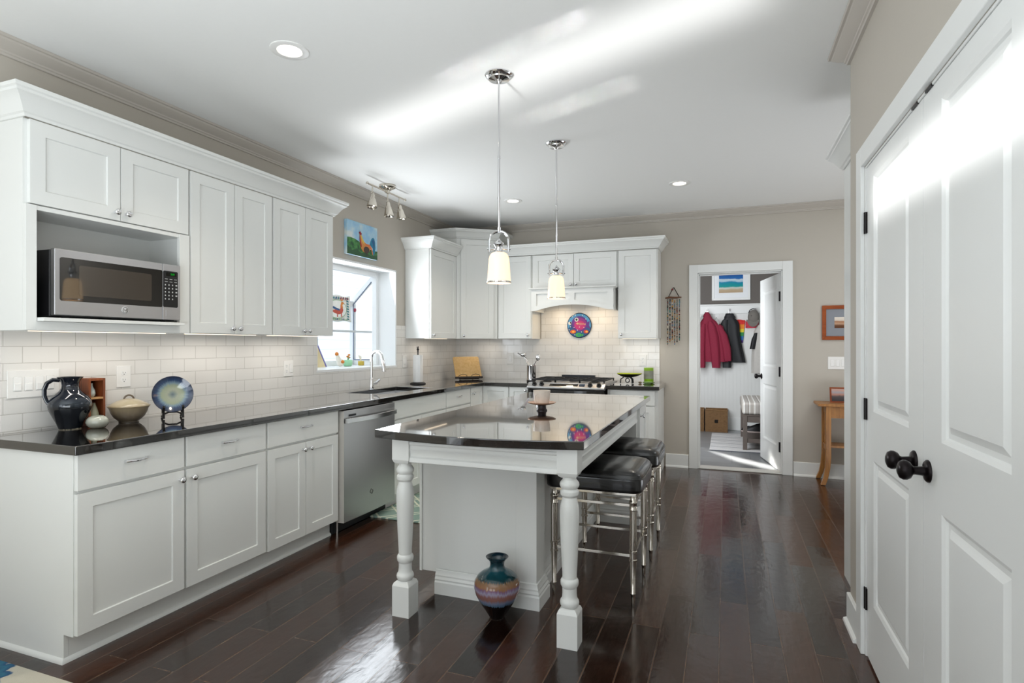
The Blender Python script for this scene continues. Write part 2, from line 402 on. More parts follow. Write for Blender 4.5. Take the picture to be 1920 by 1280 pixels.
struct('wall_rear', MB().box(XL, -2.75, -3.7, -3.6, 0, ZC).box(-2.75, -1.25, -3.7, -3.6, 0, .4).box(-2.75, -1.25, -3.7, -3.6, 2.5, ZC).box(-1.25, -1.0, -3.7, -3.6, 0, ZC).box(-1.0, .3, -3.7, -3.6, 0, .4).box(-1.0, .3, -3.7, -3.6, 2.5, ZC).box(.3, XR, -3.7, -3.6, 0, ZC), WALL)
# mudroom shell: charcoal above the rail, white beadboard below
def bead_mat():
    m, n, p = nt('white_beadboard'); s = pos_xyz(n)
    f = math_(n, 'FRACT', math_(n, 'DIVIDE', math_(n, 'ADD', s[0], 10), .052))
    g = math_(n, 'LESS_THAN', math_(n, 'ABSOLUTE', math_(n, 'SUBTRACT', f, .5)), .07)
    p.inputs['Base Color'].default_value = lin('#e6e6e3'); p.inputs['Roughness'].default_value = .4
    bump(n, p, math_(n, 'SUBTRACT', 1, g), .8, .004)
    return m
struct('wall_mudroom_back', MB().box(-1.4, 1.5, 9.36, 9.5, 0, ZC), MUDDARK)
struct('wall_mudroom_left', MB().box(-1.4, -1.3, YB+.12, 9.36, 0, ZC), MUDDARK)
struct('wall_mudroom_right', MB().box(1.4, 1.5, YB+.12, 9.36, 0, ZC), TRIM)
struct('trim_1', MB().box(-1.3, 1.4, 9.35, 9.36, .17, 1.78), bead_mat())
struct('trim_2', MB().box(-1.3, 1.4, 9.335, 9.36, 1.78, 1.905).box(-1.3, 1.4, 9.31, 9.36, 1.905, 1.925), TRIM, bevel=.003)
struct('baseboard_mudroom', MB().box(-1.3, 1.4, 9.34, 9.36, 0, .19), TRIM, bevel=.003)
# crown moulding of the room (painted with the wall)
def room_crown(): return [(0, 2.632), (.013, 2.632), (.016, 2.641), (.022, 2.644), (.024, 2.652), (.045, 2.664), (.067, 2.682), (.071, 2.69), (.081, 2.692), (.084, ZC-.001), (0, ZC-.001)]
struct('trim_3', MB().sweep([(XL, -3.55), (XL, YB), (2.6, YB)], room_crown(), 1), CROWNP, angle=20)
struct('trim_4', MB().sweep([(1.2, 3.075), (XR, 3.075), (XR, -3.55)], room_crown(), 1), CROWNP, angle=20)
# baseboards with shoe
def basep(h=.14): return [(0, 0), (.028, 0), (.026, .012), (.014, .022), (.014, h-.004), (.010, h), (0, h)]
struct('baseboard_back', MB().sweep([(-.6, YB), (-.366, YB)], basep(), 1).sweep([(.637, YB), (2.6, YB)], basep(), 1), TRIM)
struct('baseboard_right', MB().sweep([(.633, 3.075), (XR, 3.075), (XR, CY1+.09)], basep(), 1), TRIM)
# casings
def casing(x0, x1, zt, wd): return MB().box(x0-wd, x0, YB-.018, YB+.001, 0, zt+wd).box(x1, x1+wd+.007, YB-.018, YB+.001, 0, zt+wd).box(x0, x1, YB-.018, YB+.001, zt, zt+wd).box(x0, x0+.012, YB, YB+.12, 0, zt).box(x1-.012, x1, YB, YB+.12, 0, zt).box(x0, x1, YB, YB+.12, zt-.012, zt).box(x0+.012, x0+.024, YB+.05, YB+.075, 0, zt-.012).box(x0+.012, x1-.012, YB+.05, YB+.075, zt-.026, zt-.012)
struct('trim_5', casing(-.274, .538, 2.061, .086), TRIM, bevel=.003)
struct('trim_6', MB().box(-.262, .526, YB-.005, YB+.14, .0005, .014), mat('white_threshold', '#d9d7d2', .4), bevel=.004)
struct('trim_7', MB().box(XR-.016, XR+.001, CY1, CY1+.09, 0, 2.145).box(XR-.016, XR+.001, CY0-.09, CY0, 0, 2.145).box(XR-.016, XR+.001, CY0, CY1, 2.06, 2.145)
       .box(XR, XR+.1, CY1-.012, CY1, 0, 2.06).box(XR, XR+.1, CY0, CY0+.012, 0, 2.06).box(XR, XR+.1, CY0, CY1, 2.05, 2.06), TRIM, bevel=.003)
struct('closet_gap_shade', MB().box(XR+.1, XR+.12, CY0, CY1, 0, .01), mat('dark_gap', '#0a0808', .8))  # near-black strip painting in the shade of the gap under the closet doors
# closet doors
DSTEPS = [(.012, .006), (.016, .012), (.03, .012), (.05, .004)]
def knob(parent, base, n, name='door_knob'):
    k = link(name, MB().lathe(base, [(.033, 0), (.033, .004), (.028, .009), (.014, .012), (.012, .035), (.014, .04), (.024, .046), (.029, .056), (.029, .064), (.024, .073), (.012, .078), (0, .079)], 28, n), BRONZE, parent, angle=50)
    return k
def hinge(parent, p, ax=None):
    x, y, z = p
    link('hinge', MB().cyl((x, y, z-.045), (x, y, z+.045), .0065, 12).box(x-.004, x+.006, y-.018, y+.012, z-.044, z+.044), BRONZE, parent)
XD = .556
YS = 2.032
RZ = [(.13, .245, .60, .835), (.13, 1.035, .60, 1.975)]
d1 = struct('door_1', MB().panels((XD, CY1-.015, .012), (0, -1, 0), (-1, 0, 0), CY1-.015-YS-.0015, 2.036, .035, [(.115, .245, .585, .832), (.115, 1.028, .585, 1.975)], DSTEPS), TRIM, angle=20)
knob(d1, (XD, YS+.085, .945), (-1, 0, 0))
for z in (1.82, 1.04, .245): hinge(d1, (XD-.004, CY1-.011, z))
d2 = struct('door_2', MB().panels((XD, YS-.0015, .012), (0, -1, 0), (-1, 0, 0), YS-CY0-.015, 2.036, .035, [(.15, .245, .56, .832), (.15, 1.028, .56, 1.975)], DSTEPS), TRIM, angle=20)
knob(d2, (XD, YS-.045, .94), (-1, 0, 0))
for d, y in ((d1, YS+.07), (d2, YS-.06)): link('ball_catch', MB().box(XD-.006, XD+.012, y-.028, y+.028, 2.0485, 2.056), BRONZE, d)
# mudroom door swung open
hx, hy = .523, YB+.105; dv = Vector((-.18, .98, 0)).normalized(); dn = Vector((-dv.y, dv.x, 0))
if dn.x > 0: dn = -dn
d3 = struct('door_3', MB().panels((hx, hy, .012), dv, dn, .79, 2.03, .035, [(.12, .24, .67, .86), (.12, 1.05, .67, 1.90)], DSTEPS), TRIM, angle=20)
kp = Vector((hx, hy, .945))+dv*.725
knob(d3, kp, dn)
for z in (1.80, 1.03, .26): link('hinge', MB().box(hx-.012, hx+.008, hy-.03, hy+.004, z-.05, z+.05), BRONZE, d3)
# backsplashes
b = MB().box(XL, XL+.008, 1.62, WY0, .90, 1.372).box(XL, XL+.008, WY0, WY1, .90, WZ0-.0).box(XL, XL+.008, WY1, YB, .90, 1.50)
struct('wall_left_backsplash', b, TILE_L)
struct('wall_back_backsplash', MB().box(XL+.008, -.665, YB-.008, YB, .90, 1.372).box(-2.0, -1.05, YB-.008, YB, 1.372, 1.95), TILE_B)
# ---------------- garden window
JX = -3.29
win = MB().box(XL-.195, XL+.004, WY0-.006, WY0+.012, WZ0, WZ1).box(XL-.195, XL+.004, WY1-.012, WY1+.006, WZ0, WZ1).box(XL-.195, XL+.004, WY0, WY1, WZ1-.012, WZ1+.006).box(XL-.195, XL+.01, WY0-.006, WY1+.006, WZ0-.02, WZ0+.001)
W1 = struct('window_1', win, mat('window_white', '#f4f5f5', .3), bevel=.002)
FX = -3.60   # front glass plane of the projecting box
f = MB()
for y in (WY0+.012, WY1-.06): f.box(JX-.05, JX+.0, y, y+.048, WZ0+.001, WZ1-.012)
f.box(JX-.05, JX, WY0+.06, WY1-.06, WZ1-.06, WZ1-.012)
link('inner_frame', f, mat('window_white', '#f4f5f5', .3), W1, bevel=.003)
f = MB().box(FX-.04, JX-.05, WY0, WY1, WZ0-.03, WZ0)
link('sill_seat', f, mat('window_white', '#f4f5f5', .3), W1, bevel=.002)
zf = 1.74
f = MB()
for y in (WY0+.01, WY1-.05):
    f.box(FX-.02, FX+.03, y, y+.04, WZ0, zf)
    f.prism([(FX-.02, y, zf-.05), (FX-.02, y, zf+.01), (JX-.02, y, WZ1), (JX-.02, y, WZ1-.06)], (0, .04, 0))
    f.box(FX, JX-.04, y, y+.04, WZ0, WZ0+.05)
for z in (WZ0, zf-.04): f.box(FX-.02, FX+.03, WY0+.05, WY1-.05, z, z+.05)
f.box(FX-.02, FX+.03, 4.30, 4.35, WZ0+.05, zf-.04).box(JX-.06, JX-.01, WY0+.05, WY1-.05, WZ1-.05, WZ1)
link('outer_frame', f, mat('window_white', '#f4f5f5', .3), W1, bevel=.003)
GASK = mat('window_gasket', '#5f6d86', .5)
f = MB()
y = WY1-.056
for a, b in (((FX+.035, y, WZ0+.055), (FX+.035, y, zf-.02)), ((FX+.035, y, zf-.02), (JX-.06, y, WZ1-.105)), ((FX+.035, y, WZ0+.055), (JX-.06, y, WZ0+.055))): f.tube([a, b], .005, 6)
for a, b in (((FX+.032, 4.355, WZ0+.055), (FX+.032, 4.355, zf-.045)), ((FX+.032, 4.29, WZ0+.055), (FX+.032, 4.29, zf-.045))): f.tube([a, b], .005, 6)
link('gasket', f, GASK, W1)
GL = glass_mat('window_glass', (.96, .98, 1))
link('glass_pane', MB().box(FX, FX+.006, WY0+.05, 4.30, WZ0+.05, zf-.04), GL, W1)
link('glass_pane', MB().box(FX, FX+.006, 4.35, WY1-.05, WZ0+.05, zf-.04), GL, W1)
link('glass_pane', MB().prism([(FX+.03, WY1-.034, WZ0+.05), (JX-.05, WY1-.034, WZ0+.05), (JX-.05, WY1-.034, WZ1-.10), (FX+.03, WY1-.034, zf-.03)], (0, .006, 0)), GL, W1)
link('glass_pane', MB().prism([(FX+.03, WY0+.034, WZ0+.05), (JX-.05, WY0+.034, WZ0+.05), (JX-.05, WY0+.034, WZ1-.10), (FX+.03, WY0+.034, zf-.03)], (0, -.006, 0)), GL, W1)
link('glass_roof', MB().prism([(FX, WY0+.05, zf+.002), (FX, WY0+.05, zf+.008), (JX-.03, WY0+.05, WZ1-.012), (JX-.03, WY0+.05, WZ1-.018)], (0, WY1-WY0-.1, 0)), GL, W1)
sh = thing('glass_shelf', 'clear glass shelf with white front rail across the garden window', 'shelf', (-3.42, 4.36, 1.428))
link('glass_panel', MB().box(-3.56, -3.352, WY0+.056, WY1-.058, 1.43, 1.438), glass_mat('shelf_glass', (.9, .95, .95)), sh)
link('shelf_rail', MB().box(-3.352, -3.342, WY0+.056, WY1-.058, 1.424, 1.444), mat('shelf_rail', '#cfd5d8', .3), sh, bevel=.002)
# rear and patio window frames behind the camera
for i, (x0, x1) in enumerate(((-2.75, -1.25), (-1.0, .3))):
    f = MB().box(x0, x0+.06, -3.68, -3.58, .4, 2.5).box(x1-.06, x1, -3.68, -3.58, .4, 2.5).box(x0+.06, x1-.06, -3.68, -3.58, .4, .46).box(x0+.06, x1-.06, -3.68, -3.58, 2.44, 2.5)
    struct('window_%d' % (i+2), f, TRIM)
struct('door_4', MB().box(XL-.15, XL-.06, -2.5, -2.42, 0, 2.2).box(XL-.15, XL-.06, -.98, -.9, 0, 2.2).box(XL-.15, XL-.06, -2.42, -.98, 2.12, 2.2), TRIM)
# outside the garden window
def siding_mat():
    m, n, p = nt('pale_siding'); s = pos_xyz(n)
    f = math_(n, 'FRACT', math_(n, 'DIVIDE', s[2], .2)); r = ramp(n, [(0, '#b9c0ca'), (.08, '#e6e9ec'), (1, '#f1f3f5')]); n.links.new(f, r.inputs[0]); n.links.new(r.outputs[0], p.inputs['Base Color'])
    return m
tag(link('neighbouring_house', MB().box(-9, -8, -2, 20, -.3, 4.2).prism([(-9.2, -2.2, 4.2), (-7.6, -2.2, 4.2), (-9.2, -2.2, 5.2)], (0, 22.4, 0)), [siding_mat()]), 'pale sided house wall seen blurred beyond the garden window', 'house')
struct('ground', MB().box(-30, -3.3, -15, 30, -.5, -.3), mat('pale_gravel', '#c9c8c4', .9, var=.1))

# ================================================================ cabinets
SH = [(.0008, .0), (.0016, .007)]
def shaker_steps(fr): return [(.001, .0075)]
def door(parent, o, u, n, W, H, fr=.06, name='door', T=.02):
    return link(name, MB().panels(o, u, n, W, H, T, [(fr, fr, W-fr, H-fr)], [(.0015, .008)]), CAB, parent, bevel=.0012, seg=1)
def slab(parent, o, u, n, W, H, name='drawer', T=.02):
    o, u, n = Vector(o), Vector(u), Vector(n); z = Vector((0, 0, 1))
    return link(name, MB().prism([o, o+u*W, o+u*W+z*H, o+z*H], -n*T), CAB, parent, bevel=.002)
def cknob(parent, p, n):
    return link('knob', MB().lathe(p, [(.008, 0), (.008, .003), (.0055, .006), (.0055, .014), (.012, .018), (.0155, .023), (.0155, .027), (.011, .031), (0, .0325)], 20, n), CHROME, parent, angle=50)
def pull(parent, p, u, n, L=.095):
    p, u, n = Vector(p), Vector(u), Vector(n)
    pts = [p-u*L/2, p-u*(L/2)+n*.012, p-u*L*.36+n*.021, p-u*L*.15+n*.025, p+u*L*.15+n*.025, p+u*L*.36+n*.021, p+u*(L/2)+n*.012, p+u*L/2]
    return link('pull', MB().tube(pts, [.007, .0055, .005, .0055, .0055, .005, .0055, .007], 10), CHROME, parent)
U, NX, NY = Vector((0, 1, 0)), Vector((1, 0, 0)), Vector((0, -1, 0))
FXB = -2.49   # base box face, doors to -2.47
KX = -2.549
ZT = .861
def base_x(name, label, y0, y1, doors, drawers, end=False, kick=True):
    """base unit on the left run facing +x. doors: (y0,y1,knob_y,z0,z1,frame); drawers: (y0,y1,z0,z1,pull)"""
    t = thing(name, label, 'cabinet', (XL+.3, (y0+y1)/2, 0))
    if name == 'sink_cabinet': link('body', MB().box(XL+.002, FXB, y0+.0005, y1-.0005, .115, .64).box(FXB-.04, FXB, y0+.0005, y1-.0005, .64, ZT).box(XL+.002, FXB-.04, y0+.0005, y0+.02, .64, ZT).box(XL+.002, FXB-.04, y1-.02, y1-.0005, .64, ZT), CAB, t)
    else: link('body', MB().box(XL+.002, FXB, y0+(.02 if end else .0005), y1-.0005, .115, ZT), CAB, t, bevel=.001, seg=1)
    if end:
        pp = [(XL+.002, y0, 0), (KX, y0, 0), (KX, y0, .115), (FXB-.001, y0, .115), (FXB-.001, y0, ZT), (XL+.002, y0, ZT)]
        link('side_panel', MB().prism(pp, (0, .02, 0)), CAB, t, bevel=.0012, seg=1)
        link('shoe_moulding', MB().sweep([(XL+.002, y0), (KX, y0), (KX, y1)], [(0, 0), (.013, 0), (.012, .008), (.007, .015), (0, .019)], 1), CAB, t)
    if kick and not end and name != 'sink_cabinet': link('shoe_moulding', MB().sweep([(KX, y0), (KX, y1)], [(0, 0), (.013, 0), (.012, .008), (.007, .015), (0, .019)], 1), CAB, t)
    if kick: link('toe_kick', MB().box(KX-.015, KX, y0+.02 if end else y0, y1, 0, .115), CAB, t)
    for d in doors:
        w_ = d[1]-d[0]
        dd = door(t, (FXB+.02, d[0], d[3]), U, NX, w_, d[4]-d[3], d[5])
        if d[2] is not None: cknob(dd, (FXB+.02, d[2], d[4]-.042), NX)
    for d in drawers:
        dd = slab(t, (FXB+.02, d[0], d[2]), U, NX, d[1]-d[0], d[3]-d[2])
        if d[4]: pull(dd, (FXB+.02, (d[0]+d[1])/2, (d[2]+d[3])/2+.012), U, NX)
    return t
base_x('base_cabinet', 'white base cabinet at the near end of the counter, single wide door', 1.552, 2.053, [(1.556, 2.047, 2.022, .12, .698, .062)], [(1.556, 2.047, .711, ZT-.003, 1)], end=True)
base_x('base_cabinet', 'white base cabinet between the end unit and the two-door unit', 2.053, 2.582, [(2.060, 2.574, 2.088, .118, .698, .062)], [(2.060, 2.574, .711, ZT-.003, 1)])
base_x('base_cabinet', 'white two-door base cabinet left of the dishwasher', 2.582, 3.236, [(2.590, 2.906, 2.878, .112, .698, .058), (2.910, 3.228, 2.938, .112, .698, .058)], [(2.590, 3.228, .711, ZT-.003, 1)])
base_x('sink_cabinet', 'white sink base cabinet with plain false front right of the dishwasher', 3.900, 4.832, [(3.905, 4.364, 4.33, .112, .698, .058), (4.368, 4.826, 4.40, .112, .698, .058)], [(3.905, 4.826, .711, ZT-.003, 0)])
base_x('base_cabinet', 'white narrow drawer base cabinet between sink unit and corner', 4.832, 5.385, [(4.838, 5.378, 4.87, .112, .698, .058)], [(4.838, 5.378, .711, ZT-.003, 1)])
YF = 5.72   # back run box face; doors to 5.70
t = thing('corner_cabinet', 'white corner base cabinet with bent two-leaf door', 'cabinet', (-2.8, 6.0, 0))
link('body', MB().prism([(XL+.002, 5.387, .115), (FXB, 5.387, .115), (FXB, YF, .115), (-2.165, YF, .115), (-2.165, YB-.002, .115), (XL+.002, YB-.002, .115)], (0, 0, ZT-.115)), CAB, t)
link('toe_kick', MB().box(KX-.015, KX, 5.387, YF+.06, 0, .115).box(KX, -2.165, YF+.045, YF+.06, 0, .115), CAB, t)
d = door(t, (FXB+.02, 5.392, .112), U, NX, 5.698-5.392, ZT-.115, .05); cknob(d, (FXB+.02, 5.425, .80), NX)
door(t, (FXB+.022, YF-.02, .112), (1, 0, 0), NY, .295, ZT-.115, .05)
t = thing('base_cabinet', 'white slim base cabinet tucked left of the range', 'cabinet', (-2.05, 6.0, 0))
link('body', MB().box(-2.164, -1.948, YF, YB-.002, .115, ZT), CAB, t); link('toe_kick', MB().box(-2.164, -1.948, YF+.045, YF+.06, 0, .115), CAB, t)
d = door(t, (-2.160, YF-.02, .112), (1, 0, 0), NY, .208, ZT-.115, .05); cknob(d, (-1.978, YF-.02, .822), NY)
t = thing('base_cabinet', 'white base cabinet right of the range, under the small counter', 'cabinet', (-.86, 6.0, 0))
link('body', MB().box(-1.112, -.632, YF, YB-.002, .115, ZT), CAB, t, bevel=.001, seg=1)
link('side_panel', MB().prism([(-.632, YF, .115), (-.632, YF, ZT), (-.632, YB-.03, ZT), (-.632, YB-.03, 0), (-.632, YF+.06, 0), (-.632, YF+.06, .115)], (.016, 0, 0)), CAB, t, bevel=.001, seg=1)
link('toe_kick', MB().box(-1.112, -.632, YF+.045, YF+.06, 0, .115), CAB, t)
d = slab(t, (-1.085, YF-.02, .711), (1, 0, 0), NY, .44, ZT-.716); pull(d, (-.865, YF-.02, .795), (1, 0, 0), NY)
d = door(t, (-1.085, YF-.02, .112), (1, 0, 0), NY, .44, .586, .058); cknob(d, (-1.05, YF-.02, .655), NY)
# worktops
xs = [XL+.009, -3.0, -2.62, -2.445, -1.945]; ys = [1.532, 4.02, 4.80, 5.675, YB-.009]
tag(link('countertop', MB().cells(xs, ys, lambda i, j: (i < 3 or j == 3) and not (i == 1 and j == 1), .862, .90), GRAN, bevel=.004, seg=2), 'long black granite worktop along the left wall, turning the corner to the range', 'countertop')
tag(link('countertop', MB().box(-1.118, -.600, 5.675, YB-.009, .862, .90), GRAN, bevel=.004), 'short black granite worktop right of the range', 'countertop')
# sink
t = thing('kitchen_sink', 'double-bowl stainless sink set under the black worktop', 'sink', (-2.81, 4.41, .70))
def bowl(y0, y1, depth):
    m = MB(); x0, x1 = -3.004, -2.616
    m.box(x0, x1, y0, y1, .862-depth, .862-depth+.004).box(x0-.004, x0, y0-.004, y1+.004, .862-depth, .8615).box(x1, x1+.004, y0-.004, y1+.004, .862-depth, .8615).box(x0, x1, y0-.004, y0, .862-depth, .8615).box(x0, x1, y1, y1+.004, .862-depth, .8615)
    return m
SINKM = mat('satin_sink_steel', '#cfd0d1', .32, .55)
link('bowl', bowl(4.024, 4.40, .19), SINKM, t); link('bowl', bowl(4.42, 4.796, .19), SINKM, t)
for y in (4.21, 4.61): link('drain', MB().lathe((-2.81, y, .676), [(.045, 0), (.045, .003), (.036, .004), (.03, .001), (0, .001)], 24), CHROME, t)
# faucet
t = thing('faucet', 'tall chrome pull-down faucet behind the sink', 'faucet', (-3.045, 4.40, .90)); fx, fy = -3.045, 4.40
fx, fy = -2.985, 4.372
link('base', MB().lathe((fx, fy, .9005), [(.027, 0), (.027, .006), (.019, .012), (.019, .10), (.0155, .112), (0, .113)], 24), CHROME, t)
pts = [(fx, fy, 1.01), (fx, fy, 1.13)]+[tuple(p) for p in arc((fx+.052, fy, 1.185), .052, pi, .12, 12)]
link('spout', MB().tube([(fx, fy, 1.01), (fx, fy, 1.10)]+[(p[0], p[1], p[2]) for p in arc((fx+.055, fy, 1.19), .055, pi, .15, 14)]+[(fx+.118, fy, 1.165)], .0125, 14), CHROME, t)
link('spray_head', MB().lathe((fx+.119, fy, 1.172), [(.0135, 0), (.016, .02), (.019, .08), (.0185, .105), (.014, .107), (0, .107)], 20, (.12, 0, -1)), CHROME, t)
link('handle', MB().tube([(fx, fy, .955), (fx+.02, fy+.045, .962), (fx+.03, fy+.085, .99)], [.016, .012, .008], 12), CHROME, t)

# ---- upper cabinets
def crown_prof(z0, hgt=.112, out=.082):
    s_ = hgt/.112; o_ = out/.082
    return [(0, z0), (.008*o_, z0), (.012*o_, z0+.011*s_), (.020*o_, z0+.016*s_), (.030*o_, z0+.034*s_), (.047*o_, z0+.060*s_), (.066*o_, z0+.078*s_), (.072*o_, z0+.081*s_), (.073*o_, z0+.092*s_), (.082*o_, z0+.096*s_), (.082*o_, z0+.112*s_), (0, z0+.112*s_)]
DX = -2.80; BX = -2.82; ZU0, ZU1 = 1.372, 2.284
# microwave unit
t = thing('microwave_cabinet', 'white upper cabinet with open microwave nook, nearest on left wall', 'cabinet', (-2.96, 1.955, ZU0))
m = MB(); y0, y1 = 1.556, 2.352
m.box(XL+.002, BX, y0, y0+.02, ZU0, ZU1+.0005).box(XL+.002, BX, y1-.02, y1, ZU0, ZU1+.0005).box(XL+.002, BX, y0+.02, y1-.02, 1.90, ZU1+.0005).box(XL+.002, XL+.014, y0+.02, y1-.02, ZU0, 1.90).box(XL+.014, BX, y0+.02, y1-.02, 1.39, 1.411)
link('body', m, CAB, t)
link('face_frame', MB().box(BX, DX+.001, y0, 1.598, ZU0, 1.915).box(BX, DX+.001, 2.290, y1, ZU0, 1.915).box(BX, DX+.001, 1.598, 2.290, ZU0, 1.411).box(BX, DX-.004, 1.598, 2.290, 1.895, 1.915), CAB, t, bevel=.001, seg=1)
link('shelf_board', MB().box(XL+.02, -2.757, 1.60, 2.288, 1.4115, 1.428), CAB, t, bevel=.002)
d = door(t, (DX, 1.572, 1.920), U, NX, .392, ZU1-1.922, .062); cknob(d, (DX, 1.938, 1.958), NX)
d = door(t, (DX, 1.968, 1.920), U, NX, .378, ZU1-1.922, .062); cknob(d, (DX, 1.992, 1.958), NX)
LED = emit_mat('warm_led', '#ffe9cc', 1.8)
def led(t, x0, x1, y0, y1, z=1.3685):
    return link('light_strip', MB().box(x0, x1, y0, y1, z, z+.003), LED, t)
led(t, -2.90, -2.892, 1.62, 2.28)
def upper_x(label, y0, y1, kn, two=True, ledy=True):
    t = thing('upper_cabinet', label, 'cabinet', (-2.96, (y0+y1)/2, ZU0))
    link('body', MB().box(XL+.002, BX, y0+.0005, y1-.0005, ZU0, ZU1+.0005), CAB, t, bevel=.001, seg=1)
    a, b_ = y0+.008, y1-.007
    if two:
        mid = (a+b_)/2
        d = door(t, (DX, a, ZU0+.002), U, NX, mid-.002-a, ZU1-ZU0-.004, .06); cknob(d, (DX, mid-.028, ZU0+.035), NX)
        d = door(t, (DX, mid+.002, ZU0+.002), U, NX, b_-mid-.002, ZU1-ZU0-.004, .06); cknob(d, (DX, mid+.026, ZU0+.035), NX)
    else:
        d = door(t, (DX, a, ZU0+.002), U, NX, b_-a, ZU1-ZU0-.004, .06); cknob(d, (DX, kn, ZU0+.035), NX)
    if ledy: led(t, -2.90, -2.892, y0+.05, y1-.05)
    return t
upper_x('white two-door upper cabinet next to the microwave cabinet', 2.3525, 2.978, 0)
upper_x('white two-door upper cabinet beside the garden window, at the far end of its run', 2.978, 3.602, 0)
tag(link('crown_moulding', MB().sweep([(XL+.001, 1.556), (DX, 1.556), (DX, 3.602), (XL+.001, 3.602)], crown_prof(ZU1+.001), 1), CAB, angle=20), 'long white crown moulding on top of the left wall cabinets', 'moulding')
upper_x('white single-door upper cabinet just right of the garden window', 5.135, 5.728, 5.175, two=False)
tag(link('crown_moulding', MB().sweep([(XL+.001, 5.135), (DX, 5.135), (DX, 5.728)], crown_prof(ZU1+.001), 1), CAB, angle=20), 'white crown moulding on the single-door cabinet right of the window', 'moulding')
# diagonal corner
YD = 6.01; YDB = 6.03; ZV0, ZV1 = 1.372, 2.293
t = thing('corner_upper_cabinet', 'taller white diagonal upper cabinet filling the corner', 'cabinet', (-2.8, 6.1, 1.372))
A, B_ = Vector((-2.80, 5.730, 0)), Vector((-2.425, YD, 0)); uu = (B_-A).normalized(); nn = Vector((uu.y, -uu.x, 0)); ZD = 2.485
link('body', MB().prism([(XL+.002, 5.730, 1.372), (-2.80, 5.730, 1.372), (-2.425, YD, 1.372), (-2.425, YB-.002, 1.372), (XL+.002, YB-.002, 1.372)], (0, 0, ZD+.006-1.372)), CAB, t, bevel=.001, seg=1)
L_ = (B_-A).length
o_ = A+uu*.045+nn*.02
d = door(t, (o_.x, o_.y, 1.374), uu, nn, L_-.09, ZD-1.378, .06); kp_ = o_+uu*.03; cknob(d, (kp_.x, kp_.y, 1.408), nn)
tag(link('crown_moulding', MB().sweep([(XL+.001, 5.730), (-2.80, 5.730), (-2.425, YD), (-2.425, YB-.001)], crown_prof(ZD+.007, .10, .075), 1), CAB, angle=20), 'white crown moulding bending around the taller corner cabinet', 'moulding')
def upper_y(label, x0, x1, kx, z0=ZV0, two=False):
    t = thing('upper_cabinet', label, 'cabinet', ((x0+x1)/2, 6.18, z0))
    link('body', MB().box(x0+.0005, x1-.0005, YDB, YB-.002, z0, ZV1+.0065), CAB, t, bevel=.001, seg=1)
    a, b_ = x0+.012, x1-.012
    if two:
        mid = (a+b_)/2
        d = door(t, (a, YD, z0+.004), (1, 0, 0), NY, mid-.002-a, ZV1-z0-.006, .06); cknob(d, (mid-.028, YD, z0+.035), NY)
        d = door(t, (mid+.002, YD, z0+.004), (1, 0, 0), NY, b_-mid-.002, ZV1-z0-.006, .06); cknob(d, (mid+.028, YD, z0+.035), NY)
    else:
        d = door(t, (a, YD, z0+.004), (1, 0, 0), NY, b_-a, ZV1-z0-.006, .06); cknob(d, (kx, YD, z0+.042), NY)
    return t
t = upper_y('white tall narrow upper cabinet left of the range hood', -2.424, -2.012, -2.055)
t = upper_y('white short two-door upper cabinet directly above the range hood', -2.012, -1.062, 0, z0=1.925, two=True)
t = upper_y('white upper cabinet at the right end, beside the beige wall', -1.062, -.650, -1.02)
led(t, -1.03, -.68, 6.12, 6.132)
tag(link('crown_moulding', MB().sweep([(-2.424, YD), (-.650, YD), (-.650, YB-.001)], crown_prof(ZV1+.007), 1), CAB, angle=20), 'white crown moulding along the back wall cabinets over the range', 'moulding')
# range hood with arched valance
t = thing('range_hood', 'white wooden range hood with arched panelled valance', 'range hood', (-1.53, 6.1, 1.67))
hx0, hx1, hy = -1.985, -1.085, 5.90; z0, ztop = 1.672, 1.895
def zb(x): q = (x-(hx0+hx1)/2)/((hx1-hx0)/2-.05); return z0+(.062*(1-q*q) if abs(q) < 1 else 0)
N = 28; xsamp = [hx0+(hx1-hx0)*i/N for i in range(N+1)]
m = MB(); m.prism([(x, hy+.015, zb(x)) for x in xsamp]+[(hx1, hy+.015, ztop), (hx0, hy+.015, ztop)], (0, .007, 0))
m.prism([(x, hy, zb(x)) for x in xsamp]+[(x, hy, zb(x)+.05) for x in xsamp[::-1]], (0, .015, 0)); m.box(hx0, hx1, hy, hy+.015, ztop-.038, ztop)
mid = (hx0+hx1)/2
for a, b_ in ((hx0, hx0+.06), (mid-.035, mid+.035), (hx1-.06, hx1)): m.prism([(a, hy-.0003, zb(a)+.02), (b_, hy-.0003, zb(b_)+.02), (b_, hy-.0003, ztop-.01), (a, hy-.0003, ztop-.01)], (0, .0153, 0))
link('valance', m, CAB, t, angle=30)
link('side_panel', MB().box(hx0, hx0+.018, hy+.022, YB-.01, z0, ztop), CAB, t); link('side_panel', MB().box(hx1-.018, hx1, hy+.022, YB-.01, z0, ztop), CAB, t)
link('ledge', MB().sweep([(hx0, YDB-.03), (hx0, hy), (hx1, hy), (hx1, YDB-.03)], [(-.02, ztop), (.004, ztop), (.008, ztop+.008), (.024, ztop+.014), (.026, ztop+.026), (-.02, ztop+.026)], 1), CAB, t)
link('insert', MB().box(hx0+.018, hx1-.018, hy+.022, YB-.01, 1.79, 1.80), STEEL, t, None)
HG = emit_mat('hood_glow', '#ffd9a0', 8)
for x in (-1.75, -1.30): link('hood_lamp', MB().lathe((x, 6.1, 1.786), [(.03, 0), (.03, .004), (0, .004)], 16), HG, t)
for x in (-1.75, -1.30): area('hood_light', (x, 6.1, 1.78), (x, 6.16, 1.0), .08, .08, .7, (1, .78, .52), 150)
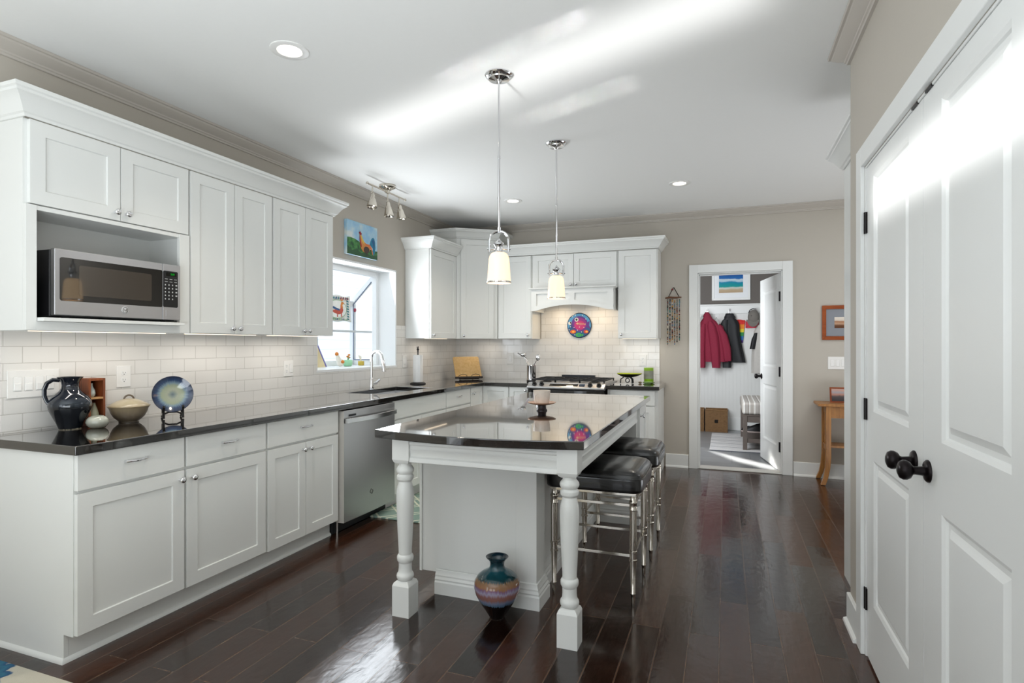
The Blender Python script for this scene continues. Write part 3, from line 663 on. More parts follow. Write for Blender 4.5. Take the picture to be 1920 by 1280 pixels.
for y0, y1 in ((1.62, 2.28), (2.40, 2.93), (3.03, 3.55)): area('cabinet_light', (-2.90, (y0+y1)/2, 1.362), (-2.96, (y0+y1)/2, .9), y1-y0, .02, .62, (1, .95, .88), 165, (0, 1, 0))
area('cabinet_light', (-2.92, 5.43, 1.362), (-2.96, 5.43, .9), .45, .02, .36, (1, .91, .80), 165, (0, 1, 0))
area('cabinet_light', (-2.68, 6.1, 1.362), (-2.74, 6.16, .9), .35, .02, .32, (1, .91, .80), 165, (.8, .6, 0))
area('cabinet_light', (-.855, 6.15, 1.362), (-.855, 6.22, .9), .35, .02, .32, (1, .94, .86), 165, (1, 0, 0))
# tall refrigerator surround beyond the closet wall
t = thing('tall_cabinet', 'tall white cabinet side seen at the hall corner past the closet wall', 'cabinet', (.95, 3.4, 0))
link('body', MB().box(.633, 1.30, 3.092, 3.70, 0, 2.30), CAB, t, bevel=.001, seg=1)
tag(link('crown_moulding', MB().sweep([(1.30, 3.70), (.633, 3.70), (.633, 3.085)], crown_prof(2.301, .106, .082), 1), CAB, angle=20), 'white crown moulding on the tall cabinet at the hall corner', 'moulding')

# ================================================================ appliances
def text_mb(body, size, o, u, v, n, depth=.0006, align='CENTER', m=None):
    cd = bpy.data.curves.new('lettering', 'FONT'); cd.body = body; cd.size = size; cd.align_x = align; cd.align_y = 'CENTER'; cd.extrude = depth; cd.resolution_u = 3
    ob = bpy.data.objects.new('lettering', cd); C.objects.link(ob); dg = bpy.context.evaluated_depsgraph_get(); me = bpy.data.meshes.new_from_object(ob.evaluated_get(dg))
    bpy.data.objects.remove(ob); bpy.data.curves.remove(cd)
    m = m or MB(); k = len(m.bm.verts); m.bm.from_mesh(me); bpy.data.meshes.remove(me); m.bm.verts.ensure_lookup_table()
    o, u, v, n = Vector(o), Vector(u), Vector(v), Vector(n)
    for q in list(m.bm.verts)[k:]: q.co = o+u*q.co.x+v*q.co.y+n*q.co.z
    return m
Z = Vector((0, 0, 1))
# microwave
t = thing('microwave', 'stainless microwave with black glass door in the wall cabinet nook', 'microwave', (-2.9, 1.95, 1.4285))
my0, my1, mz0, mz1, mf = 1.640, 2.256, 1.440, 1.733, -2.752
link('body', MB().box(-3.07, mf-.03, my0-.004, my1-.01, mz0-.006, mz1-.004), BLACK, t, bevel=.004)
link('foot', MB().cyl((-2.82, my0+.05, 1.4285), (-2.82, my0+.05, mz0-.006), .012, 12), BLACK, t); link('foot', MB().cyl((-2.82, my1-.05, 1.4285), (-2.82, my1-.05, mz0-.006), .012, 12), BLACK, t)
ysp = 2.152
link('door', MB().box(mf-.03, mf, my0, ysp-.001, mz0, mz1), STEEL, t, bevel=.003)
dd = link('control_panel', MB().box(mf-.03, mf, ysp+.001, my1, mz0, mz1), STEEL, t, bevel=.003)
def rrect(y0, y1, z0, z1, r=.012, n=5):
    P = []
    for cy_, cz_, a in ((y1-r, z0+r, -pi/2), (y1-r, z1-r, 0), (y0+r, z1-r, pi/2), (y0+r, z0+r, pi)):
        for i in range(n+1): P.append((cy_+r*cos(a+pi/2*i/n), cz_+r*sin(a+pi/2*i/n)))
    return P
wz0, wz1 = mz0+.064, mz1-.036
link('window', MB().prism([(mf-.001, a, b) for a, b in rrect(my0+.020, ysp-.001, wz0, wz1, .010)], (.0022, 0, 0)), BGLASS, t)
link('inner_window', MB().prism([(mf+.0013, a, b) for a, b in rrect(my0+.10, ysp-.062, wz0+.028, wz1-.028, .008)], (.0006, 0, 0)), mat('window_mesh', '#3a332c', .08, coat=1), t)
link('key_pad', MB().prism([(mf-.001, a, b) for a, b in rrect(ysp+.003, my1-.016, mz0+.066, mz1-.036, .008)], (.0022, 0, 0)), BLACK, t)
link('display', MB().box(mf+.0012, mf+.0018, ysp+.020, my1-.026, mz1-.062, mz1-.043), mat('display_black', '#030403', .1), dd)
link('clock_digits', text_mb('2:09', .0135, (mf+.0021, 2.208, mz1-.0525), (0, 1, 0), Z, (1, 0, 0), .0002), emit_mat('green_digits', '#17e03a', .5), dd)
kb = MB()
for r in range(2):
    for c_ in range(3): kb.box(mf+.0012, mf+.0016, ysp+.012+c_*.027, ysp+.028+c_*.027, mz1-.080-r*.014, mz1-.0775-r*.014)
for r in range(5):
    for c_ in range(4):
        if r == 4 and c_ > 2: continue
        kb.box(mf+.0012, mf+.0016, ysp+.012+c_*.0205, ysp+.012+c_*.0205+(.010 if c_ == 3 else .006), mz1-.113-r*.0185, mz1-.106-r*.0185)
link('key_legends', kb, mat('key_legend', '#c9c9c9', .5), t)
link('tray_button', MB().box(mf, mf+.0015, ysp+.018, my1-.022, mz0+.018, mz0+.050), STEEL, t, bevel=.0006, seg=1)
lg = link('badge', MB().lathe((mf, 1.953, 1.478), [(.0175, 0), (.0175, .002), (.0155, .003), (0, .003)], 32, (1, 0, 0)), mat('badge_white', '#dcdcdc', .2, .6), t)
gm = MB().lathe((mf+.003, 1.953, 1.478), [(.0135, 0), (.0135, .0006), (.0118, .0006), (.0118, 0)], 32, (1, 0, 0), caps=False)
text_mb('GE', .015, (mf+.0034, 1.953, 1.478), (0, 1, 0), Z, (1, 0, 0), .0003, m=gm)
link('logo', gm, mat('logo_ink', '#3a3330', .4), t)
# dishwasher
t = thing('dishwasher', 'stainless dishwasher with curved bar handle in the base cabinets', 'dishwasher', (-2.8, 3.57, 0))
dy0, dy1 = 3.242, 3.894
link('tub', MB().box(XL+.02, -2.50, dy0+.008, dy1-.008, .09, .855), mat('tub_grey', '#7f8285', .5), t)
yy = [dy0+.004+(dy1-dy0-.008)*i/20 for i in range(21)]
link('door', MB().prism([(-2.50, yy[0], .088)]+[(-2.441+.010*sin(pi*i/20), y_, .088) for i, y_ in enumerate(yy)]+[(-2.50, yy[-1], .088)], (0, 0, .767)), STEEL, t, bevel=.003, angle=30)
link('edge_strip', MB().box(-2.50, -2.437, dy0+.002, dy0+.0035, .09, .853), mat('strip_grey', '#bdbab4', .4), t)
hp = []
for i in range(15):
    q = i/14; hp.append((-2.437+.012+.030*sin(pi*q), dy0+.012+(dy1-dy0-.024)*q, .785))
m = MB(); ws = .017
for a, b_ in zip(hp, hp[1:]): pass
prof_a = [m.bm.verts.new((x+.010, y, z+ws)) for x, y, z in hp]; prof_b = [m.bm.verts.new((x+.010, y, z-ws)) for x, y, z in hp]; prof_c = [m.bm.verts.new((-2.436 if i in (0, 14) else x-.004, y, z-ws)) for i, (x, y, z) in enumerate(hp)]; prof_d = [m.bm.verts.new((-2.436 if i in (0, 14) else x-.004, y, z+ws)) for i, (x, y, z) in enumerate(hp)]
rows = [prof_a, prof_b, prof_c, prof_d]
for k in range(4):
    for i in range(14): m.f([rows[k][i], rows[k][i+1], rows[(k+1) % 4][i+1], rows[(k+1) % 4][i]])
for i in (0, 14): m.f([r[i] for r in rows])
link('handle', m, mat('satin_steel', '#d2d3d5', .2, 1), t, bevel=.003)
link('kick_plate', MB().box(-2.545, -2.53, dy0, dy1, 0.004, .088), KICK, t)
link('levelling_foot', MB().cyl((-2.515, dy0+.03, 0), (-2.515, dy0+.03, .088), .008, 10), CHROME, t)
link('maker_plate', MB().box(-2.439, -2.4335, 3.300, 3.378, .812, .826), mat('plate_dark', '#2b2d30', .3, .5), t, bevel=.001, seg=1)
m = MB()
for rx, rz, ph in ((.021, .011, 0), (.012, .020, .4)): m.tube([(-2.4305, 3.56+rx*cos(a)*cos(ph)-rz*sin(a)*sin(ph), .235+rx*cos(a)*sin(ph)+rz*sin(a)*cos(ph)) for a in (2*pi*i/24 for i in range(24))], .0011, 6, True)
link('maker_logo', m, mat('logo_ink', '#3a3330', .4), t)
# range
t = thing('gas_range', 'stainless and black slide-in gas range under the hood', 'stove', (-1.53, 5.98, 0))
rx0, rx1, ry = -1.940, -1.122, 5.645
link('body', MB().box(rx0+.008, rx1-.008, ry+.04, YB-.01, .03, .862), mat('range_side', '#1a1a1c', .4), t)
link('cooktop', MB().box(rx0+.001, rx1-.001, ry+.035, YB-.012, .862, .912).box(rx0+.001, rx1-.001, ry+.03, ry+.034, .87, .90), STEEL, t, bevel=.004)
m = MB(); m.prism([(rx0+.003, ry-.028, .862), (rx0+.003, ry-.024, .874), (rx0+.003, ry+.05, .914), (rx0+.003, ry+.05, .85), (rx0+.003, ry-.02, .85)], (rx1-rx0-.006, 0, 0))
cp = link('control_panel', m, STEEL, t, bevel=.002)
slope = Vector((0, .074, .04)).normalized(); nrm = Vector((0, -.04, .074)).normalized(); pc = Vector((0, ry+.012, .8935))
link('display', MB().prism([Vector((x, 0, 0))+pc+slope*s_-nrm*.001 for x, s_ in ((-1.70, -.022), (-1.40, -.022), (-1.40, .022), (-1.70, .022))], nrm*.002), BGLASS, cp)
link('touch_pad', MB().prism([Vector((x, 0, 0))+pc+slope*s_-nrm*.001 for x, s_ in ((-1.39, -.022), (-1.33, -.022), (-1.33, .022), (-1.39, .022))], nrm*.0025), mat('pad_blue', '#26364a', .2), cp)
for x in (-1.865, -1.785, -1.275, -1.185): link('burner_knob', MB().lathe(Vector((x, 0, 0))+pc, [(.026, 0), (.024, .008), (.020, .012), (.017, .03), (.013, .034), (0, .034)], 20, nrm).box(x-.004, x+.004, pc.y-.022, pc.y-.010, pc.z+.02, pc.z+.034), BLACK, t)
link('oven_door', MB().box(rx0+.01, rx1-.01, ry-.012, ry+.04, .20, .842), BGLASS, t, bevel=.004)
link('oven_handle', MB().tube([(rx0+.05, ry-.012, .79), (rx0+.06, ry-.055, .79), (rx1-.06, ry-.055, .79), (rx1-.05, ry-.012, .79)], .011, 12), STEELV, t)
link('drawer', MB().box(rx0+.01, rx1-.01, ry-.008, ry+.04, .05, .19), STEEL, t, bevel=.004)
for k in range(4): link('foot', MB().cyl((rx0+.06 if k % 2 else rx1-.06, ry+.08 if k < 2 else YB-.08, 0), (rx0+.06 if k % 2 else rx1-.06, ry+.08 if k < 2 else YB-.08, .03), .015, 10), BLACK, t)
for gx0, gx1 in ((-1.915, -1.665), (-1.66, -1.405), (-1.40, -1.15)):
    m = MB(); gy0, gy1, gz = 5.73, 6.27, .945
    for x in (gx0, gx1, (gx0+gx1)/2): m.box(x-.006, x+.006, gy0+.012, gy1-.012, gz-.012, gz)
    for y in (gy0, gy0+.13, (gy0+gy1)/2, gy1-.13, gy1-.012): m.box(gx0-.006, gx1+.006, y, y+.012, gz-.012, gz)
    for x in (gx0, gx1):
        for y in (gy0+.004, gy1-.014): m.box(x-.006, x+.006, y, y+.01, .911, gz)
    link('grate', m, IRON, t)
for x, y in ((-1.79, 5.86), (-1.79, 6.14), (-1.53, 6.0), (-1.27, 5.86), (-1.27, 6.14)): link('burner', MB().lathe((x, y, .911), [(.05, 0), (.05, .008), (.036, .012), (.036, .02), (0, .021)], 24), IRON, t)
link('rear_vent', MB().box(-1.74, -1.36, YB-.065, YB-.02, .912, .965), mat('vent_dark', '#1c2028', .35), t, bevel=.004)

# ================================================================ island
t = thing('kitchen_island', 'white kitchen island with black granite top and turned legs', 'island', (-1.07, 3.5, 0))
IT = mat('island_paint', '#e7e8e5', .32)
ix0, ix1, iy1 = -1.585, -.560, 4.645
# bowed front edge
pts = [(ix0, 2.345)]
for i in range(1, 24):
    q = i/24; pts.append((ix0+(ix1-ix0)*q, 2.345-.075*sin(pi*q)**.9+.02*q))
pts += [(ix1, 2.365), (ix1, iy1), (ix0, iy1)]
link('countertop', MB().prism([(x, y, .862) for x, y in pts], (0, 0, .038)), GRAN, t, bevel=.004)
bx0, bx1 = -1.533, -.925
link('body', MB().box(bx0, bx1, 2.70, 4.205, .103, .861).box(bx0, -.605, 4.205, 4.60, .103, .861), IT, t, bevel=.001, seg=1)
link('pilaster', MB().box(-.985, -.876, 2.690, 2.827, .103, .861), IT, t, bevel=.001, seg=1)
link('stile', MB().box(bx0-.001, bx0+.012, 2.690, 2.70, .103, .861), IT, t)
link('plinth', MB().box(-1.433, bx1, 2.69, 4.205, 0, .103).box(-.985, -.876, 2.69, 2.827, 0, .103).box(-1.433, -.605, 4.205, 4.60, 0, .103), IT, t)
bp = [(0, 0), (.022, 0), (.022, .062), (.017, .070), (.019, .078), (.013, .090), (.013, .098), (.008, .108), (.006, .122), (0, .125)]
link('base_moulding', MB().sweep([(-1.433, 2.69), (-.876, 2.69), (-.876, 2.827), (-.925, 2.827), (-.925, 4.205), (-.605, 4.205), (-.605, 4.60)], bp, 1), IT, t, angle=20)
# cabinet doors on the window side and the end door
for k in range(3):
    y0 = 2.72+k*.625
    d = door(t, (bx0-.02, y0+.61, .11), (0, -1, 0), (-1, 0, 0), .60, .60, .06); cknob(d, (bx0-.02, y0+.05, .67), (-1, 0, 0))
    d = slab(t, (bx0-.02, y0+.61, .72), (0, -1, 0), (-1, 0, 0), .60, .135); pull(d, (bx0-.02, y0+.31, .79), U, (-1, 0, 0))
d = door(t, (-.585, 4.235, .13), U, NX, .34, .715, .055); cknob(d, (-.585, 4.262, .785), NX)
link('side_panel', MB().panels((-.925, 4.204, .125), (1, 0, 0), NY, .318, .735, .01, [(.05, .06, .268, .62)], [(.002, .006)]), IT, t, angle=20)
# legs
LP = [(.0, .735), (.030, .735), (.030, .722), (.036, .716), (.0415, .708), (.043, .700), (.0415, .692), (.036, .684), (.033, .681), (.036, .678), (.041, .672), (.0415, .664), (.040, .656), (.034, .650), (.031, .645), (.033, .636), (.037, .622), (.0405, .606), (.0425, .585), (.0425, .55), (.0405, .49), (.0375, .42), (.0345, .36), (.032, .318), (.0315, .292), (.036, .288), (.0395, .281), (.040, .272), (.0385, .262), (.0345, .255), (.0315, .250), (.0315, .225), (.033, .208), (.0355, .202), (.040, .196), (.042, .188), (.041, .178), (.037, .171), (.034, .168), (0, .160)]
for lx in (-.638, -1.4625):
    ly = 2.425; h = .0455; m = MB()
    # square top block with lamb's tongue, turned shaft, square foot with chamfered shoulders
    m.box(lx-h, lx+h, ly-h, ly+h, .755, .861)
    def tongue(z0, z1, dirn):
        for k in range(4):
            pass
    N = 8
    for (zz, sgn) in ((.755, -1), (.145, 1)):
        base = [m.bm.verts.new((lx+a*h, ly+b_*h, zz)) for a, b_ in ((-1, -1), (1, -1), (1, 1), (-1, 1))]
        tip = [m.bm.verts.new((lx+a*.030, ly+b_*.030, zz+sgn*.022)) for a, b_ in ((-1, -1), (1, -1), (1, 1), (-1, 1))]
        midp = [m.bm.verts.new((lx+a*.040, ly+b_*.040, zz+sgn*.014)) for a, b_ in ((-1, -1), (1, -1), (1, 1), (-1, 1))]
        for A_, B2 in ((base, midp), (midp, tip)):
            for i in range(4): m.f([A_[i], A_[(i+1) % 4], B2[(i+1) % 4], B2[i]])
        m.f(tip); m.f(base[::-1])
    m.box(lx-h, lx+h, ly-h, ly+h, 0, .145)
    m.lathe((lx, ly, 0), LP[::-1], 36)
    link('leg', m, IT, t, angle=30)
# aprons
ap = [(0, .861), (.010, .861), (.010, .845), (.014, .842), (.014, .832), (.008, .826), (.008, .812), (.011, .806), (.006, .795), (.004, .775), (.012, .768), (.014, .760), (.014, .748), (.008, .744), (0, .744)]
link('apron', MB().sweep([(-1.416, 2.398), (-.684, 2.398)], ap, 1).box(-1.416, -.684, 2.398, 2.418, .744, .861), IT, t, angle=20)
link('apron', MB().sweep([(-.612, 2.471), (-.612, 4.203)], ap, 1).box(-.632, -.612, 2.471, 4.203, .744, .861), IT, t, angle=20)
link('apron', MB().sweep([(-1.49, 2.69), (-1.49, 2.471)], ap, 1).box(-1.49, -1.47, 2.471, 2.69, .744, .861), IT, t, angle=20)

# ================================================================ bar stools
def stool(lx, ly, label):
    t = thing('bar_stool', label, 'stool', (lx, ly, 0), 'bar stools at the island')
    hw, hd = .205, .20
    def seat(u_, v_):
        # rounded cushion: superellipse plan, domed top
        a = 2*pi*u_; q = v_
        e = .22
        sx = (abs(cos(a))**e)*(1 if cos(a) >= 0 else -1); sy = (abs(sin(a))**e)*(1 if sin(a) >= 0 else -1)
        prof = [(.0, .568), (.98, .568), (1.0, .575), (1.006, .605), (1.0, .636), (.975, .656), (.92, .669), (.8, .679), (.5, .689), (.0, .692)]
        i = min(int(q*(len(prof)-1)), len(prof)-2); f_ = q*(len(prof)-1)-i
        r = prof[i][0]*(1-f_)+prof[i+1][0]*f_; z = prof[i][1]*(1-f_)+prof[i+1][1]*f_
        return Vector((lx+sx*r*.252, ly+sy*r*.232, z))
    c = link('seat', MB().grid(seat, 64, 28, True), LEATHER, t, angle=60)
    loop = [seat(i/64, .335) for i in range(64)]
    link('piping', MB().tube([Vector((p.x, p.y, .638)) for p in loop], .003, 6, True), LEATHER, c)
    link('seat_frame', MB().box(lx-hw-.018, lx+hw+.018, ly-hd-.018, ly+hd+.018, .552, .568), NICKEL, t, bevel=.003)
    for sx in (-1, 1):
        for sy in (-1, 1):
            x, y = lx+sx*hw, ly+sy*hd
            m = MB(); m.lathe((x, y, 0), [(.007, 0), (.009, .004), (.010, .04), (.0115, .058), (.0145, .062), (.0145, .068), (.0115, .072), (.0165, .215), (.0165, .225), (.0205, .228), (.0205, .236), (.0175, .239), (.0175, .268), (.0205, .271), (.0205, .279), (.0175, .282)], 24)
            m.lathe((x, y, 0), [(.0175, .282), (.0175, .48)], 48, rf=lambda a, h: 1-.09*(.5+.5*cos(12*a)), caps=False)
            m.lathe((x, y, 0), [(.0175, .48), (.0205, .483), (.0205, .490), (.0185, .493), (.0185, .515), (.021, .518), (.021, .524), (.0185, .527), (.014, .536), (.014, .552)], 24)
            link('leg', m, NICKEL, t, angle=40)
    for sy in (-1, 1):
        for z, r in ((.253, .007), (.505, .007)):
            link('stretcher', MB().box(lx-hw+.014, lx+hw-.014, ly+sy*hd-r*.8, ly+sy*hd+r*.8, z-r, z+r), NICKEL, t, bevel=.0015)
    for sx in (-1, 1):
        for z, r in ((.253, .007), (.505, .007)):
            link('stretcher', MB().box(lx+sx*hw-r*.8, lx+sx*hw+r*.8, ly-hd+.014, ly+hd-.014, z-r, z+r), NICKEL, t, bevel=.0015)
    return t
s1 = stool(-.637, 3.085, 'black leather bar stool with nickel legs, nearer the turned island leg')
dup(s1, (-.628, 3.735, 0), 'black leather bar stool with nickel legs, farther along the island')

# ================================================================ lamps
def shade_mat():
    m, n, p = nt('opal_glass'); p.inputs['Base Color'].default_value = lin('#f0d9b8'); p.inputs['Roughness'].default_value = .15
    p.inputs['Emission Color'].default_value = (1, .68, .40, 1); p.inputs['Emission Strength'].default_value = .85
    return m
OPAL = shade_mat()
def pendant(x, y, label):
    t = thing('pendant_lamp', label, 'lamp', (x, y, ZC), 'pendant lamps over the island')
    link('canopy', MB().lathe((x, y, ZC), [(.074, 0), (.074, -.006), (.069, -.012), (.060, -.018), (.056, -.019), (.054, -.026), (.020, -.032), (.012, -.044), (0, -.045)], 40), CHROME, t, angle=30)
    link('rod', MB().cyl((x, y, ZC-.04), (x, y, 1.90), .0058, 14).cyl((x, y, 2.27), (x, y, 2.285), .0075, 14).cyl((x, y, 2.06), (x, y, 2.072), .0075, 14).cyl((x, y, 1.892), (x, y, 1.915), .009, 14), CHROME, t)
    # yoke faces the camera side of the room, turned a little
    yu = Vector((cos(.30), sin(.30), 0)); r = .049
    P0 = Vector((x, y, 0))
    arcp = [P0+yu*r+Z*1.788, P0+yu*r+Z*1.80]+[P0+yu*(r*cos(a))+Z*(1.848+.047*sin(a)) for a in (pi*i/16 for i in range(17))]+[P0-yu*r+Z*1.80, P0-yu*r+Z*1.788]
    yk = link('yoke', MB().tube(arcp, .0065, 10), CHROME, t)
    for s_ in (-1, 1): link('thumb_screw', MB().cyl(P0+yu*(s_*.020)+Z*1.803, P0+yu*(s_*.060)+Z*1.803, .0042, 10), CHROME, yk)
    link('socket', MB().lathe((x, y, 0), [(0, 1.858), (.005, 1.856), (.008, 1.848), (.016, 1.842), (.026, 1.834), (.0275, 1.826), (.022, 1.818), (.0185, 1.812), (.0185, 1.792), (.022, 1.788), (.031, 1.783), (0, 1.783)], 28), CHROME, t, angle=40)
    link('shade', MB().lathe((x, y, 0), [(.030, 1.785), (.040, 1.780), (.0485, 1.768), (.053, 1.750), (.0555, 1.72), (.058, 1.68), (.061, 1.64), (.0615, 1.627), (.0585, 1.627), (.058, 1.64), (.0525, 1.72), (.049, 1.755), (.040, 1.772), (.030, 1.776)], 40, caps=False), OPAL, t, angle=60)
    link('bulb', MB().ball((x, y, 1.715), .026, 16), emit_mat('bulb', '#fff0d6', 10), t)
    link('rim_band', MB().lathe((x, y, 0), [(.0625, 1.636), (.0645, 1.634), (.0645, 1.629), (.0625, 1.627)], 40, caps=False), CHROME, t)
    return t
p1 = pendant(-1.097, 2.742, 'chrome pendant with opal glass shade over the near end of the island')
dup(p1, (-1.098, 3.815, ZC), 'chrome pendant with opal glass shade over the far half of the island')
def can(x, y, label):
    t = thing('recessed_light', label, 'ceiling light', (x, y, ZC), 'recessed ceiling lights')
    link('trim_ring', MB().lathe((x, y, ZC), [(.088, 0), (.088, -.004), (.084, -.006), (.058, -.006), (.052, -.001)], 40, caps=False), mat('ring_white', '#f0efec', .4), t)
    link('lens', MB().lathe((x, y, ZC), [(.056, -.0015), (0, -.0025)], 32, caps=False), emit_mat('can_glow', '#fff4e2', 9), t)
    return t
c1 = can(-1.935, 2.165, 'recessed ceiling light nearest the camera, above the left cabinets')
dup(c1, (-1.935, 5.20, ZC), 'recessed ceiling light above the corner by the pendant rod')
dup(c1, (-.372, 5.135, ZC), 'recessed ceiling light farthest right, toward the hall doorway')
for x, y in ((-1.935, 2.165), (-1.935, 5.20), (-.372, 5.135)):
    d_ = bpy.data.lights.new('can_light', 'SPOT'); d_.energy = 26; d_.spot_size = radians(120); d_.spot_blend = .8; d_.shadow_soft_size = .05; d_.color = (1, .9, .76)
    o_ = bpy.data.objects.new('can_light', d_); C.objects.link(o_); o_.location = (x, y, ZC-.02)
# track light above the window
t = thing('track_light', 'nickel ceiling bar light with three small spotlights above the window', 'ceiling light', (-2.78, 4.31, ZC))
link('canopy', MB().lathe((-2.78, 4.31, ZC), [(.072, 0), (.072, -.018), (.066, -.024), (.040, -.032), (.036, -.040), (.020, -.044), (.018, -.066), (0, -.067)], 36), NICKEL, t, angle=35)
link('bar', MB().cyl((-2.78, 4.015, 2.648), (-2.78, 4.605, 2.648), .008, 14).ball((-2.78, 4.012, 2.648), .013, 14).ball((-2.78, 4.608, 2.648), .013, 14).cyl((-2.78, 4.285, 2.648), (-2.78, 4.335, 2.648), .015, 16), NICKEL, t)
for y, zz in ((4.085, 0), (4.315, -.02), (4.505, -.004)):
    tilt = Vector((.06, -.22 if y < 4.2 else (.02 if y < 4.4 else .16), -1)).normalized()
    hd = link('spotlight', MB().lathe((-2.775, y, 2.575+zz), [(0, -.01), (.012, -.008), (.016, 0), (.018, .02), (.020, .034), (.026, .042), (.030, .060), (.037, .085), (.043, .108), (.0445, .116), (.043, .122), (.038, .118), (.03, .10), (0, .095)], 28, tilt), NICKEL, t, angle=40)
    link('stem', MB().cyl((-2.78, y, 2.645), (-2.78, y, 2.59+zz), .005, 10).tube([(-2.78, y+.018*cos(a), 2.575+zz+.026*sin(a)) for a in (pi*i/10 for i in range(11))], .003, 8), NICKEL, hd)

# ================================================================ things on the left worktop
ZW = .9003
def col(name, h, rough=.6, **k): return mat(name, h, rough, **k)
# pitcher
px_, py_ = -2.985, 1.848
t = thing('pitcher', 'large dark blue glazed pottery pitcher at the near counter end', 'pitcher', (px_, py_, ZW))
GLAZE = z_glaze('pitcher_glaze', [(0, '#c9bda4'), (.02, '#0d1118'), (.42, '#0c1016'), (.5, '#1a2530'), (.62, '#111824'), (1, '#0d121d')], .25, .03, 4, .1)
link('body', MB().lathe((px_, py_, ZW), [(.040, 0), (.045, .001), (.047, .008), (.058, .035), (.072, .065), (.084, .092), (.0885, .115), (.085, .135), (.073, .155), (.056, .172), (.043, .186), (.036, .200), (.0345, .212), (.037, .226), (.044, .240), (.052, .250), (.0525, .2525), (.049, .252), (.041, .240), (.033, .225), (.031, .2), (0, .19)], 48, caps=False), GLAZE, t, angle=60)
hd = Vector((-.55, -.83, 0)).normalized()
P0 = Vector((px_, py_, ZW))
link('handle', MB().tube([P0+hd*.040+Z*.236, P0+hd*.066+Z*.240, P0+hd*.088+Z*.225, P0+hd*.098+Z*.195, P0+hd*.098+Z*.165, P0+hd*.090+Z*.140, P0+hd*.078+Z*.122], [.011, .012, .0125, .0125, .012, .0115, .012], 12, flat=.7), GLAZE, t)
# wooden niche box
t = thing('display_box', 'small tall wooden box with two open compartments behind pottery', 'box', (-3.035, 1.975, ZW))
WB = wood_mat('reddish_wood', '#5d2d14', '#96502a', 2, 12, .5)
x0, x1, y0, y1, z1 = -3.088, -2.990, 1.936, 2.020, 1.138
link('case', MB().box(x0, x1, y0, y0+.012, ZW, z1).box(x0, x1, y1-.012, y1, ZW, z1).box(x0, x1, y0+.012, y1-.012, z1-.012, z1).box(x0, x1, y0+.012, y1-.012, ZW, ZW+.012).box(x0, x0+.008, y0+.012, y1-.012, ZW+.012, z1-.012), WB, t, bevel=.001, seg=1)
link('shelf', MB().box(x0+.008, x1, y0+.012, y1-.012, 1.033, 1.042), wood_mat('light_wood', '#b98a58', '#d0a470', 1, 12, .5), t)
tag(link('bud_vase', MB().lathe((-3.025, 1.972, 1.0425), [(.010, 0), (.016, .006), (.0185, .018), (.016, .034), (.009, .05), (.0055, .062), (.006, .07), (0, .066)], 24), mat('pale_celadon', '#b9c2bb', .25, coat=.3)), 'tiny pale vase in the upper compartment of the wooden box', 'vase')
tag(link('gourd_vase', MB().lathe((-3.018, 1.978, ZW+.0125), [(.018, 0), (.023, .008), (.026, .022), (.024, .04), (.020, .058), (.014, .078), (.009, .094), (.0095, .10), (0, .097)], 28), z_glaze('olive_glaze', [(0, '#7d7f66'), (.5, '#8d8e78'), (1, '#6b6a55')], .1, .1, 5, .2)), 'olive grey gourd-shaped vase in the lower compartment of the wooden box', 'vase')
tag(link('squat_vase', MB().lathe((-2.893, 1.915, ZW), [(.024, 0), (.034, .003), (.044, .015), (.0485, .029), (.045, .043), (.034, .055), (.024, .0595), (.0225, .060), (.021, .057), (.036, .04), (.03, .012), (0, .008)], 36, caps=False), z_glaze('sage_glaze', [(0, '#857f6f'), (.4, '#9fa094'), (.8, '#b7b9ad'), (1, '#8f9184')], .06, .1, 4, .1)), 'squat grey-green glazed pot in front of the wooden box', 'vase')
# covered casserole
cx_, cy_ = -2.955, 2.118
t = thing('covered_pot', 'tan stoneware pot with domed lid and loop handle', 'pot', (cx_, cy_, ZW))
STN = z_glaze('stoneware_bowl', [(0, '#4f453a'), (.3, '#6d6152'), (.7, '#857762'), (1, '#9a8a6c')], .085, .15, 3, .3, False)
link('bowl', MB().lathe((cx_, cy_, ZW), [(.044, 0), (.046, .001), (.046, .008), (.052, .012), (.070, .030), (.082, .052), (.088, .072), (.094, .082), (.098, .085), (.097, .088), (.09, .086), (.08, .07), (0, .02)], 44, caps=False), STN, t, angle=60)
STL = z_glaze('stoneware_lid', [(0, '#8f8064'), (.6, '#a4957a'), (.8, '#b0a488'), (1, '#a1937a')], .14, .1, 3, .28, False)
ld = link('lid', MB().lathe((cx_, cy_, ZW), [(.092, .0875), (.090, .091), (.078, .099), (.055, .112), (.032, .121), (.016, .1245), (0, .125)], 44, caps=False), STL, t, angle=60)
link('loop_handle', MB().tube([(cx_+.6*.021*cos(a), cy_+.8*.021*cos(a), ZW+.121+.021*sin(a)) for a in (pi*i/12 for i in range(13))], .0045, 8), mat('handle_brown', '#5b4d3c', .35), ld)
# plate on stand
def radial_mat(name, stops, rmax, ns=12, rough=.1):
    m, n, p = nt(name); o, v = obj_xyz(n)
    d = n.nodes.new('ShaderNodeVectorMath'); d.operation = 'LENGTH'; n.links.new(v, d.inputs[0])
    ang = math_(n, 'ARCTAN2', o[2], math_(n, 'ADD', o[1], o[0]))
    f = noise(n, comb(n, math_(n, 'MULTIPLY', ang, 7), math_(n, 'MULTIPLY', d.outputs['Value'], 6), 0), 2, 3)
    q = math_(n, 'ADD', math_(n, 'DIVIDE', d.outputs['Value'], rmax), math_(n, 'MULTIPLY', math_(n, 'SUBTRACT', f, .5), .28))
    r = ramp(n, stops); n.links.new(q, r.inputs[0]); n.links.new(r.outputs[0], p.inputs['Base Color']); p.inputs['Roughness'].default_value = rough; p.inputs['Coat Weight'].default_value = .5
    return m
pc = Vector((-2.893, 2.322, 1.030)); pn = Vector((.80, -.52, .22)).normalized()
